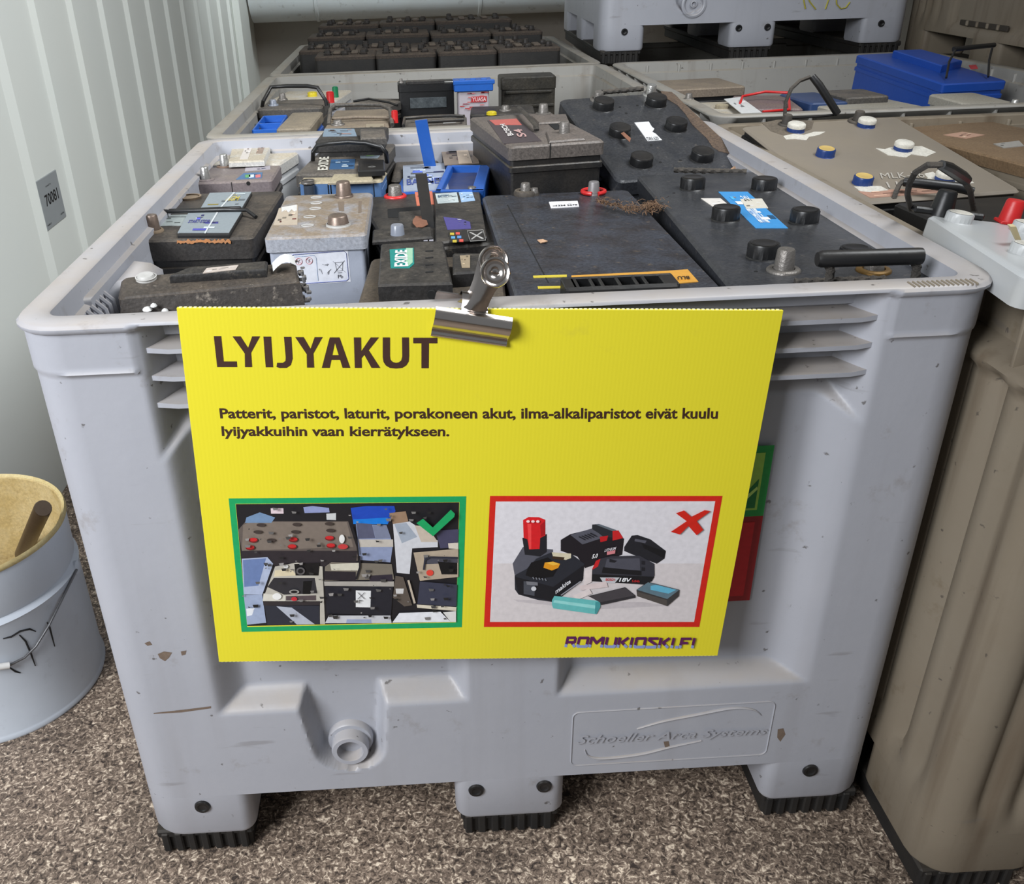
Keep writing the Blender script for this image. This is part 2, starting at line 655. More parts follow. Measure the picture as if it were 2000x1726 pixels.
def pallet_box(loc, rz, label, mats, style, Wx=1.0, Dy=1.02, group='pallet boxes', sz=1.0, nu=60, nz=60, plugs=True, zin=.57):
    M = Matrix.Translation(loc) @ Matrix.Rotation(math.radians(rz), 4, 'Z') @ Matrix.Diagonal((1, 1, sz, 1))
    root = empty('pallet_box', M, label, 'pallet box', group)
    hf, hs = (h_front, h_side) if style == 'a' else (h_ribbed, h_ribbed)
    mb = make_box_mesh('body', Wx, Dy, hf, hs, nu=nu, nz=nz, ns=90 if style == 'b' else 50, fins=(style == 'a'), zin=zin)
    if style == 'b':        # webs across the pocket band under the rim
        for i in range(9):
            y = .10 + i * Dy * .1
            for x0, x1 in ((.0, .032), (Wx - .032, Wx)):
                mb.box((x0, y, .716), (x1, y + .006, .786), .001)
            x = .10 + i * Wx * .1
            for y0, y1 in ((.0, .032), (Dy - .032, Dy)):
                mb.box((x, y0, .716), (x + .006, y1, .786), .001)
    mb.build('body', mats, root, smooth=50)
    runners(Wx, Dy, root)
    if plugs:
        for x in ((.081, .452, .545, .913) if style == 'a' else ()):
            plug(x * Wx, .100, root)
    return root


# ------------------------------------------------------------------ the setting
def floor_mat():
    m = bpy.data.materials.new('flecked_floor')
    m.use_nodes = True
    N, L = m.node_tree.nodes, m.node_tree.links
    b = N['Principled BSDF']
    tc = N.new('ShaderNodeTexCoord')
    w = N.new('ShaderNodeTexNoise')
    w.inputs['Scale'].default_value = 70
    w.inputs['Detail'].default_value = 2
    L.new(tc.outputs['Object'], w.inputs['Vector'])
    ad = N.new('ShaderNodeVectorMath')
    ad.operation = 'MULTIPLY_ADD'
    ad.inputs[1].default_value = (.030, .030, .03)
    L.new(w.outputs['Color'], ad.inputs[0])
    L.new(tc.outputs['Object'], ad.inputs[2])
    n = N.new('ShaderNodeTexNoise')
    n.inputs['Scale'].default_value = 150
    n.inputs['Detail'].default_value = 4
    n.inputs['Roughness'].default_value = .6
    L.new(ad.outputs[0], n.inputs['Vector'])
    r = N.new('ShaderNodeValToRGB')
    e = r.color_ramp.elements
    e[0].position, e[0].color = .36, (*lin((58, 48, 42)), 1)
    e[1].position, e[1].color = .66, (*lin((238, 220, 196)), 1)
    for p, c in ((.45, (108, 93, 80)), (.53, (138, 120, 105)), (.585, (176, 157, 138))):
        q = e.new(p)
        q.color = (*lin(c), 1)
    L.new(n.outputs['Fac'], r.inputs[0])
    big = N.new('ShaderNodeTexNoise')
    big.inputs['Scale'].default_value = 5
    big.inputs['Detail'].default_value = 3
    L.new(tc.outputs['Object'], big.inputs['Vector'])
    mr = N.new('ShaderNodeMapRange')
    mr.inputs[1].default_value = .35
    mr.inputs[2].default_value = .65
    mr.inputs[3].default_value = .78
    mr.inputs[4].default_value = 1.12
    L.new(big.outputs['Fac'], mr.inputs[0])
    sc = N.new('ShaderNodeVectorMath')
    sc.operation = 'SCALE'
    L.new(r.outputs[0], sc.inputs[0])
    L.new(mr.outputs[0], sc.inputs['Scale'])
    L.new(sc.outputs[0], b.inputs['Base Color'])
    b.inputs['Roughness'].default_value = .6
    bp = N.new('ShaderNodeBump')
    bp.inputs['Strength'].default_value = .5
    bp.inputs['Distance'].default_value = .003
    L.new(n.outputs['Fac'], bp.inputs['Height'])
    L.new(bp.outputs[0], b.inputs['Normal'])
    return m


def struct(name, mb, m, smooth=False):
    return tag(mb.build(name, m, smooth=smooth), kind='structure')


XW = -.47          # face of the corrugated side wall
YB = at(497, 60, 0, -.47).y           # back wall
WALLM = mat('painted_steel_wall', (224, 228, 223), .55, dust=.25, dcol=(176, 172, 162), scale=3, bump=.05, up=False, fine=60)
WALLB = mat('grimy_back_wall', (176, 172, 166), .6, dust=.6, dcol=(146, 134, 120), scale=2.5, bump=.1, spots=.3, scol=(92, 84, 76), up=False, fine=60)

f = MB()
f.box((-1.6, -2.2, -.06), (4.6, YB + .1, 0), .001)
struct('floor', f, floor_mat())

w = MB()                     # corrugated side wall: flat panels and narrow trapezoid ribs
prof = []
y_flat = 1.285                # the smooth end panel stops here
ribs = [1.55 + i * .2705 for i in range(12)]
for yr in ribs:
    prof += [(yr - .014, 0), (yr - .004, .013), (yr + .018, .013), (yr + .030, 0)]
prof = [(y_flat, 0)] + [p for p in prof if y_flat < p[0] < YB - .02] + [(YB, 0)]
prof = [(.60, .010), (y_flat - .03, .010), (y_flat - .005, .022), (y_flat + .010, 0)] + prof[1:]
vs = [(XW + d, y, z) for (y, d) in prof for z in (0.0, 2.6)]
fs = [(2 * i, 2 * i + 1, 2 * i + 3, 2 * i + 2) for i in range(len(prof) - 1)]
w.add(vs, fs)
w.box((XW - .06, .60, 0), (XW - .012, YB, 2.6), .001)
struct('wall_left', w, WALLM, smooth=False)
w = MB()
w.box((XW - .05, YB, 0), (3.3, YB + .06, 2.6), .001)
struct('wall_back', w, WALLB)
w = MB()
w.box((3.25, -1.4, 0), (3.31, YB, 2.6), .001)
struct('wall_right', w, WALLB)
w = MB()
w.box((XW - .06, 3.0, 2.6), (3.31, YB + .06, 2.66), .001)
struct('ceiling', w, WALLB)
w = MB()                     # pale corner post where the side wall meets the back
w.box((XW, at(465, 0, 0, XW + .04).y, 0), (XW + .04, at(482, 0, 0, XW + .04).y, 2.6), .006)
struct('trim_1', w, WALLM)
# round duct along the back wall
zc = at(780, 38, 1, YB - .45)[2]
d = MB()
d.lathe([(.17, -1.0), (.17, 3.0)], (XW + 1.05, YB - .30, zc + .17), 32, axis='x')
for k in range(4):
    d.lathe([(.170, 0), (.176, .004), (.176, .018), (.170, .022)], (XW + .4 + k * .9, YB - .30, zc + .17), 32, axis='x', closed=False)
DUCT = mat('galvanised_duct', (214, 222, 226), .42, dust=.4, dcol=(170, 166, 156), metal=0.0, scale=7, bump=.1, spots=.4, scol=(120, 116, 108), up=False)
tag(d.build('air_duct', DUCT, smooth=40), 'pale round horizontal duct along the back wall', 'duct')

# number plate stuck to the corrugated wall
q = [at(px, py, 0, XW + .002) for px, py in ((69, 353), (108, 334), (131, 423), (93, 450))]
y0, y1 = (q[0].y + q[3].y) / 2, (q[1].y + q[2].y) / 2
z1, z0 = (q[0].z + q[1].z) / 2, (q[2].z + q[3].z) / 2
sg = MB()
sg.box((XW - .001, y0, z0), (XW + .0025, y1, z1), .001)
sg_o = sg.build('number_plate', mat('grey_plate', (142, 146, 148), .5, bump=.02, scale=8))
tag(sg_o, 'small grey number plate reading 70081 on the corrugated wall', 'sign')
tx = MB()


def wq(a0, a1, b0, b1):
    X = XW + .0026
    yy = lambda a: y0 + (y1 - y0) * a
    zz = lambda b: z1 - (z1 - z0) * b
    return [(X, yy(a0), zz(b0)), (X, yy(a1), zz(b0)), (X, yy(a1), zz(b1)), (X, yy(a0), zz(b1))]


BLK = mat('black_ink', (20, 18, 18), .6, bump=0)
text_on(tx, '70081', wq(.20, .84, .33, .56), lift=.0004, bold=.012)
text_on(tx, 'KONTTI', wq(.36, .60, .175, .205), lift=.0004)
text_on(tx, 'SER', wq(.74, .92, .86, .895), lift=.0004)
text_on(tx, 'NRO', wq(.05, .24, .885, .92), lift=.0004)
tx.build('lettering', BLK, sg_o)

# ------------------------------------------------------------------ pallet boxes in place
box1 = pallet_box((0, 0, 0), 0, 'light grey pallet box in front, full of batteries, with yellow sign clipped on', G_BOX, 'a', nu=260, nz=190, group='grey plastic pallet boxes')
pallet_box((0, 1.04, 0), 0, 'grey pallet box directly behind the front one by the corrugated wall', G_BOX3, 'a', nu=60, nz=60, group='grey plastic pallet boxes', zin=.5)
pallet_box((0, 2.08, 0), 0, 'grey pallet box at the back holding dark traction cells', G_BOX3, 'a', nu=60, nz=60, group='grey plastic pallet boxes', zin=.5)
pallet_box((1.012, -.13, -.0), 0, 'grimy beige pallet box with vertical flutes at the right edge, nearest', G_BOX2, 'b', Dy=1.16, nu=200, nz=90, group='grimy ribbed pallet boxes', sz=.985)
pallet_box((1.03, 1.05, 0), 0, 'grey pallet box in the right row with a big blue battery in it', G_BOX3, 'b', Wx=.965, nu=100, nz=60, group='grimy ribbed pallet boxes')
pallet_box((1.06, 2.12, 0), -2, 'pallet box carrying the lettered upper box', G_BOX3, 'a', nu=60, nz=40, group='grey plastic pallet boxes', sz=.948)
upper = pallet_box((1.045, 2.345, .757), -2.5, 'upper grey pallet box with yellow painted letters and round drain', G_BOX, 'a', nu=200, nz=150, group='grey plastic pallet boxes')
pallet_box((2.03, 1.33, 0), -4, 'bottom ribbed pallet box of the right-hand stack', G_BOX2, 'b', Dy=1.1, nu=60, nz=40, group='grimy ribbed pallet boxes', sz=.90)
tall = pallet_box((2.03, 1.35, .716), -4, 'upper ribbed pallet box of the stack at top right', G_BOX2, 'b', Dy=1.1, nu=100, nz=60, group='grimy ribbed pallet boxes')

# painted letters on the upper box
YEL = mat('yellow_paint', (190, 180, 60), .5, bump=.1)
UM = upper.matrix_world


def on_plane(px, py, M, ax, v):
    """pixel -> local point on plane local[ax] = v of matrix M"""
    Mi = M.inverted()
    o = Mi @ CP
    dd = Mi.to_3x3() @ ray(px, py)
    return o + dd * ((v - o[ax]) / dd[ax])


TM = tall.matrix_world
vr = MB()
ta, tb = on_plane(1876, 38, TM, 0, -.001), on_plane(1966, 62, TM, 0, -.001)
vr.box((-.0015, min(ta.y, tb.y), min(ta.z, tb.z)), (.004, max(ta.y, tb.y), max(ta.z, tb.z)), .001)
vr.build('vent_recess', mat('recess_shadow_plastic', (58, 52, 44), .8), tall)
for i in range(4):
    vr = MB()
    y = min(ta.y, tb.y) + (i + .7) * abs(ta.y - tb.y) / 4.6
    vr.box((-.006, y, min(ta.z, tb.z)), (.002, y + .010, max(ta.z, tb.z)), .0015)
    vr.build('vent_tooth', G_BOX2, tall)
lt = MB()
for px in ([(1568, -30), (1570, 2), (1573, 17)], [(1592, -32), (1576, -8), (1582, 4), (1593, 18)], [(1602, -30), (1628, -30), (1612, 18)],
           [(1658, -20), (1645, -30), (1633, -12), (1634, 8), (1642, 17), (1652, 15), (1660, 4)]):
    pts = [on_plane(a, b, UM, 1, -.002) for a, b in px]
    fine = []
    for i in range(len(pts) - 1):
        for k in range(4):
            fine.append(pts[i].lerp(pts[i + 1], k / 4))
    fine.append(pts[-1])
    lt.tube(fine, .0036, 6, flat=.5)
lt.build('painted_letters', YEL, upper, smooth=True)
dr = MB()
c = on_plane(1355, 8, UM, 1, 0)
dr.lathe([(.040, .004), (.040, -.004), (.034, -.006), (.030, -.004), (.028, .012), (.012, .014), (.011, -.002), (.007, -.003), (.006, .006), (0, .006)], (c.x, 0, c.z), 28, axis='y')
dr.build('drain_boss', G_BOX, upper, smooth=40)

# ---- front box details: drain spout, embossed maker's name, leftover sticker
dr = MB()
cx, cz = .2868, .182
dr.lathe([(.0245, .030), (.0245, .006), (.0232, .0035), (.0175, .0035), (.0165, .006), (.0165, .033)], (cx, 0, cz), 32, axis='y')
dr.lathe([(.030, .034), (.030, .022), (.028, .020), (0, .020)][::-1], (cx, 0, cz + .002), 32, axis='y')
dr.build('drain_spout', G_BOX, box1, smooth=45)
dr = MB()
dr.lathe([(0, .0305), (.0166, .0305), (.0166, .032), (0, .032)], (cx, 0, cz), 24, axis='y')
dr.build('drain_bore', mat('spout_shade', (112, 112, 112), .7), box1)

em = MB()
fr = rrect(.580, .136, .846, .233, .009, 5)
pts = [(p[0], -.0002, p[1]) for p in fr] + [(fr[0][0], -.0002, fr[0][1])]
em.tube(pts, .0011, 6, cap=False)


def swoosh(ps, w):
    pts = []
    P = [Vector(p) for p in ps]
    for i in range(len(P) - 1):
        a, b_, c_, d_ = P[max(i - 1, 0)], P[i], P[i + 1], P[min(i + 2, len(P) - 1)]
        for k in range(6):
            t = k / 6
            pts.append(.5 * ((2 * b_) + (c_ - a) * t + (2 * a - 5 * b_ + 4 * c_ - d_) * t * t + (3 * b_ - a - 3 * c_ + d_) * t ** 3))
    pts.append(P[-1])
    n_ = len(pts)
    return pts, [w * (.25 + .75 * math.sin(math.pi * (.08 + .84 * i / (n_ - 1)))) for i in range(n_)]


for pl in ([(1244, 1423), (1295, 1408), (1360, 1395), (1430, 1382), (1470, 1385), (1486, 1396)], [(1142, 1464), (1150, 1476), (1180, 1480), (1250, 1472), (1310, 1458), (1370, 1446)]):
    pts, rs = swoosh([at(a, b, 1, -.0006) for a, b in pl], .0026)
    em.tube(pts, rs, 6, flat=.6)
tq = [at(a, b, 1, -.0002) for a, b in ((1126, 1434), (1499, 1417), (1496, 1435), (1124, 1456))]
text_on(em, 'Schoeller Arca Systems', tq, lift=.0026, bold=.012, shear=.35)
em.build('embossed_name', G_BOX, box1, smooth=30)

st = MB()
YS = .0245


def P1(px, py, y=YS):
    return at(px, py, 1, y)


def spoly(mb, pts, col, y):
    mb.col = lin(col)
    v = [at(a, b, 1, y) for a, b in pts]
    k = len(v)
    mb.add(v, [tuple(range(k))])


xr = at(1513, 869, 1, YS).x
zt, zm, zb_ = at(1513, 869, 1, YS).z, at(1492, 1007, 1, YS).z, at(1463, 1172, 1, YS).z
xl = xr - .165


def srect(mb, x0, x1, z0, z1, y, col):
    mb.col = lin(col)
    mb.add([(x0, y, z0), (x1, y, z0), (x1, y, z1), (x0, y, z1)], [(0, 1, 2, 3)])


srect(st, xl, xr, zm, zt, YS, (36, 150, 70))
srect(st, xl + .009, xr - .009, zm + .009, zt - .009, YS - .0003, (158, 202, 84))
srect(st, xl, xr, zb_, zm, YS, (150, 30, 38))
srect(st, xl + .009, xr - .009, zb_ + .008, zm - .008, YS - .0003, (196, 32, 42))
srect(st, xr - .085, xr - .033, zm - .062, zm - .022, YS - .0006, (20, 16, 18))
srect(st, xr - .083, xr - .035, zm - .059, zm - .0245, YS - .0009, (232, 228, 230))
for a, b in (((0, 0), (1, 1)), ((0, 1), (1, 0))):
    p0 = Vector((xr - .083 + .048 * a[0], YS - .0012, zm - .059 + .0345 * a[1]))
    p1 = Vector((xr - .083 + .048 * b[0], YS - .0012, zm - .059 + .0345 * b[1]))
    nn = Vector((-(p1 - p0).z, 0, (p1 - p0).x)).normalized() * .0005
    st.col = lin((120, 30, 40))
    st.add([p0 + nn, p0 - nn, p1 - nn, p1 + nn], [(0, 1, 2, 3)])
st.col = lin((30, 120, 60))      # curled-corner leaf drawing
x9, z9 = xr - .012, zm + .012
st.add([(x9, YS - .0006, z9 + .040), (x9 - .010, YS - .0006, z9 + .026), (x9 - .026, YS - .0006, z9 + .017), (x9 - .046, YS - .0006, z9 + .012), (x9 - .040, YS - .0006, z9), (x9, YS - .0006, z9)], [(0, 1, 2, 3, 4, 5)])
st.col = lin((190, 226, 120))
st.add([(x9 - .001, YS - .0009, z9 + .030), (x9 - .012, YS - .0009, z9 + .018), (x9 - .030, YS - .0009, z9 + .009), (x9 - .031, YS - .0009, z9 + .006), (x9 - .010, YS - .0009, z9 + .014), (x9, YS - .0009, z9 + .026)], [(0, 1, 2, 3, 4, 5)])
st.col = lin((24, 14, 14))


def sx(x0, x1, z0, z1):
    y = YS - .0006
    return [(x0, y, z1), (x1, y, z1), (x1, y, z0), (x0, y, z0)]


text_on(st, 'AKUT OTA', sx(xr - .105, xr - .030, zt - .079, zt - .070), bold=.02)
text_on(st, 'EI SAA OTTAA', sx(xr - .125, xr - .033, zm - .086, zm - .077), bold=.02)
text_on(st, 'muuta kuin akkuja.', sx(xr - .125, xr - .036, zm - .123, zm - .114), bold=.01)
text_on(st, 'Pb', sx(xr - .066, xr - .048, zm - .049, zm - .038), bold=.01, lift=.0009)
st.build('recycling_sticker', PRINT, box1, vcol=True)

mb = MB()        # moulded ribs inside the front left corner and notches on the front right rim
for i in range(9):
    x, y = .034, .055 + i * .016
    mb.tube([(x, y, .765), (x + .010, y, .755), (x + .014, y + .001, .725)], .0028, 6)
mb.build('inner_ribs', G_BOX, box1, smooth=True)
for i in range(14):
    mb = MB()
    x = .905 + i * .0050
    mb.box((x, -.0035, .7925), (x + .0016, .012, .7955), .0006)
    mb.build('rim_notch', mat('rim_dirt', (128, 118, 102), .7), box1)
mb = MB()
mb.prism([(.033, .195), (.075, .215), (.082, .235), (.080, .285), (.033, .300)], .60, .770, .012)
mb.build('inner_bracket', G_BOX, box1, smooth=50)
SM = mat('brown_smudge', (112, 94, 82), .8, dust=.4, scale=80, up=False)
for pts in ([(308, 1277), (320, 1272), (336, 1274), (330, 1284), (322, 1291), (312, 1285)], [(282, 1256), (292, 1252), (297, 1259), (288, 1261)], [(353, 1272), (364, 1270), (362, 1278), (355, 1280)],
            [(300, 1392), (355, 1386), (412, 1379), (412, 1383), (355, 1391), (300, 1394)], [(1519, 1424), (1530, 1422), (1534, 1434), (1524, 1448), (1518, 1440)], [(1296, 1448), (1306, 1447), (1308, 1458), (1299, 1460)]):
    mb = MB()
    v = [at(a, b_, 1, -.0003) for a, b_ in pts]
    mb.add(v, [tuple(range(len(v)))[::-1]])
    mb.build('dirt_mark', SM, box1)

# ------------------------------------------------------------------ yellow sign board
BM = Matrix.Translation((.169, -.010, .809)) @ (Matrix.Rotation(math.radians(-.479), 4, 'Z') @ Matrix.Rotation(math.radians(2.787), 4, 'Y') @ Matrix.Rotation(math.radians(-1.812), 4, 'X'))
BW, BH = .601, .438


def ylw():
    m = bpy.data.materials.new('corrugated_yellow_board')
    m.use_nodes = True
    N, L = m.node_tree.nodes, m.node_tree.links
    b = N['Principled BSDF']
    b.inputs['Roughness'].default_value = .42
    tc = N.new('ShaderNodeTexCoord')
    n = N.new('ShaderNodeTexNoise')
    n.inputs['Scale'].default_value = 14
    n.inputs['Detail'].default_value = 8
    n.inputs['Roughness'].default_value = .7
    L.new(tc.outputs['Object'], n.inputs['Vector'])
    r = N.new('ShaderNodeMapRange')
    r.inputs[1].default_value = .62
    r.inputs[2].default_value = .76
    r.inputs[4].default_value = .28
    L.new(n.outputs['Fac'], r.inputs[0])
    mx = N.new('ShaderNodeMix')
    mx.data_type = 'RGBA'
    mx.inputs[6].default_value = (*lin((226, 213, 46)), 1)
    mx.inputs[7].default_value = (*lin((190, 176, 70)), 1)
    L.new(r.outputs[0], mx.inputs[0])
    L.new(mx.outputs[2], b.inputs['Base Color'])
    wv = N.new('ShaderNodeTexWave')
    wv.inputs['Scale'].default_value = 75
    wv.bands_direction = 'X'
    L.new(tc.outputs['Object'], wv.inputs['Vector'])
    bp = N.new('ShaderNodeBump')
    bp.inputs['Strength'].default_value = .05
    bp.inputs['Distance'].default_value = .0006
    L.new(wv.outputs['Fac'], bp.inputs['Height'])
    L.new(bp.outputs[0], b.inputs['Normal'])
    return m


board = empty('sign_board', BM, 'yellow corrugated plastic sign reading LYIJYAKUT clipped to the front pallet box', 'sign')
b = MB()
b.box((0, 0, -BH), (BW, .0036, 0), .0003)
b.build('board', ylw(), board)
fl = MB()
for i in range(126):
    x = .002 + i * (BW - .004) / 126
    fl.box((x, .0003, -.0002), (x + .0030, .0033, .0007), .0003)
    fl.box((x, .0003, -BH - .0006), (x + .0030, .0033, -BH + .0002), .0003)
tag(fl.build('flute_edge', mat('pale_yellow_edge', (236, 228, 170), .6, bump=0), board), kind='stuff')


def bl(px, py, y=0.0):
    return on_plane(px, py, BM, 1, y)


class Print(MB):
    """flat print on the board: polygons given in photo pixels of the board plane, layered thinly"""
    step = .00003

    def __init__(s, f=None, base=.0002):
        super().__init__()
        s.n = 0
        s.base = base
        s.fn = f or (lambda x, y: (x, y))

    def y(s):
        s.n += 1
        return -(s.base + s.n * s.step)

    def pg(s, pts, col):
        s.col = lin(col)
        y = s.y()
        v = [bl(*s.fn(*p)) for p in pts]
        v = [(q.x, y, q.z) for q in v]
        a = sum(v[i][0] * v[(i + 1) % len(v)][2] - v[(i + 1) % len(v)][0] * v[i][2] for i in range(len(v)))
        if a < 0:
            v = v[::-1]
        s.add(v, [tuple(range(len(v)))])

    def rc(s, x0, y0, x1, y1, col):
        s.pg([(x0, y0), (x1, y0), (x1, y1), (x0, y1)], col)

    def el(s, cx, cy, rx, ry, col, n=14):
        s.pg([(cx + rx * math.cos(2 * math.pi * i / n), cy + ry * math.sin(2 * math.pi * i / n)) for i in range(n)], col)

    def ln(s, pts, w, col):
        for a, b in zip(pts[:-1], pts[1:]):
            d = Vector((b[0] - a[0], b[1] - a[1])).normalized()
            nx, ny = -d.y * w / 2, d.x * w / 2
            s.pg([(a[0] + nx, a[1] + ny), (b[0] + nx, b[1] + ny), (b[0] - nx, b[1] - ny), (a[0] - nx, a[1] - ny)], col)

    def tx(s, t, quad, col, bold=.0, shear=.0):
        s.col = lin(col)
        y = s.y()
        q = []
        for p in quad:
            v = bl(*s.fn(*p))
            q.append((v.x, y, v.z))
        text_on(s, t, q, lift=.00002, bold=bold, shear=shear)


INK = (62, 40, 28)
p = Print()
ZT = lambda x, y: (400 + x / 4, 630 + y / 4)
p.fn = ZT
HD = (66, 42, 34)
for pts in ([(70, 104), (128, 104), (148, 302), (250, 302), (254, 347), (97, 347)],
            [(216, 106), (280, 106), (338, 196), (370, 106), (432, 106), (362, 234), (370, 347), (314, 347), (312, 240)],
            [(458, 108), (518, 108), (534, 348), (476, 348)],
            [(618, 110), (676, 110), (686, 280), (672, 330), (640, 352), (585, 353), (560, 346), (565, 312), (610, 312), (630, 298), (632, 270)],
            [(706, 112), (772, 112), (826, 204), (858, 112), (920, 112), (848, 240), (854, 350), (798, 350), (796, 246)],
            [(1164, 114), (1220, 114), (1222, 222), (1296, 114), (1360, 114), (1280, 214), (1370, 352), (1302, 352), (1246, 250), (1224, 276), (1226, 352), (1172, 352)],
            [(1628, 116), (1816, 116), (1816, 160), (1750, 160), (1748, 354), (1692, 354), (1692, 160), (1628, 160)]):
    p.pg(pts, HD)
p.n = 3
for pts in ([(976, 114), (1052, 114), (1136, 352), (1076, 352), (1016, 156), (976, 352), (914, 352)],
            [(986, 252), (1050, 252), (1060, 290), (978, 290)]):
    p.pg(pts, HD)
U_ = [(1390, 114), (1390, 270), (1396, 306), (1414, 334), (1444, 352), (1492, 357), (1542, 352), (1574, 332), (1592, 302), (1596, 260), (1594, 114), (1540, 114), (1542, 262), (1534, 294), (1516, 308), (1494, 312), (1468, 306), (1450, 288), (1446, 262), (1446, 114)]
p.pg(U_, HD)
p.fn = lambda x, y: (x, y)
p.build('headline', PRINT, board, vcol=True)
p = Print()
p.tx('Patterit, paristot, laturit, porakoneen akut, ilma-alkaliparistot eivät kuulu', [(428, 797), (1403, 796), (1401, 824), (431, 823)], INK, bold=.026)
p.build('text_line', PRINT, board, vcol=True)
p = Print()
p.tx('lyijyakkuihin vaan kierrätykseen.', [(432, 832), (878, 832), (877, 858), (434, 857)], INK, bold=.026)
p.build('text_line', PRINT, board, vcol=True)
# the techno lettering of the web address: thick strokes on a 2-colour print
GL = {'R': [[(0, 0), (0, 1), (.72, 1), (.8, .9), (.8, .55), (.72, .48), (.15, .48)], [(.5, .46), (.85, 0)]],
      'O': [[(.0, .06), (0, .94), (.06, 1), (.84, 1), (.9, .94), (.9, .06), (.84, 0), (.06, 0), (0, .06)]],
      'M': [[(0, 0), (0, 1), (.12, 1), (.6, .42), (1.08, 1), (1.2, 1), (1.2, 0)]],
      'U': [[(0, 1), (0, .04), (.06, 0), (.84, 0), (.9, .04), (.9, 1)]],
      'K': [[(0, 0), (0, 1)], [(.8, 1), (.34, .56), (.34, .48), (.85, 0)]],
      'I': [[(.1, 0), (.1, 1)]],
      'S': [[(.85, 1), (.06, 1), (.06, .8), (.8, .3), (.8, 0), (-.05, 0)]],
      '.': [[(0, .0), (.12, .0)]],
      'F': [[(0, 0), (0, 1), (.85, 1)], [(.2, .5), (.6, .5)]]}
p = Print()
word = [('R', 0, .95), ('O', 1.18, .9), ('M', 2.42, 1.2), ('U', 4.02, .9), ('K', 5.28, .85), ('I', 6.45, .2), ('O', 7.0, .9), ('S', 8.25, .85), ('K', 9.45, .85), ('I', 10.65, .2), ('.', 11.2, .12), ('F', 11.6, .85), ('I', 12.75, .2)]
TOT = 12.95
def MP(u, v, ox):
    return (1105 + (u + ox) / TOT * 248 + v * 4, 1261.5 - v * 16.5)


for ch, ox, wch in word:
    for stv in GL[ch]:
        for (a, c), (b_, d_) in zip(stv[:-1], stv[1:]):
            segs = [((a, c), (b_, d_))]
            if min(c, d_) < .24 < max(c, d_):      # the foot of the lettering is pale blue
                t = (.24 - c) / (d_ - c)
                m_ = (a + (b_ - a) * t, .24)
                segs = [((a, c), m_), (m_, (b_, d_))]
            for s0, s1 in segs:
                lo = (s0[1] + s1[1]) / 2 < .25
                A_, B_ = MP(*s0, ox), MP(*s1, ox)
                dx, dy = B_[0] - A_[0], B_[1] - A_[1]
                l_ = math.hypot(dx, dy) or 1
                e0 = 1.9 if (s0 == (a, c) or not lo) and s0[1] not in (.24,) else 0
                e1 = 1.9 if s1[1] not in (.24,) else 0
                ux, uy = dx / l_, dy / l_
                p.ln([(A_[0] - ux * e0, A_[1] - uy * e0), (B_[0] + ux * e1, B_[1] + uy * e1)], 5.3, (138, 152, 205) if lo else (92, 28, 84))
p.n = p.n      # continue stacking
p.step = .00003
p.build('web_address', PRINT, board, vcol=True)

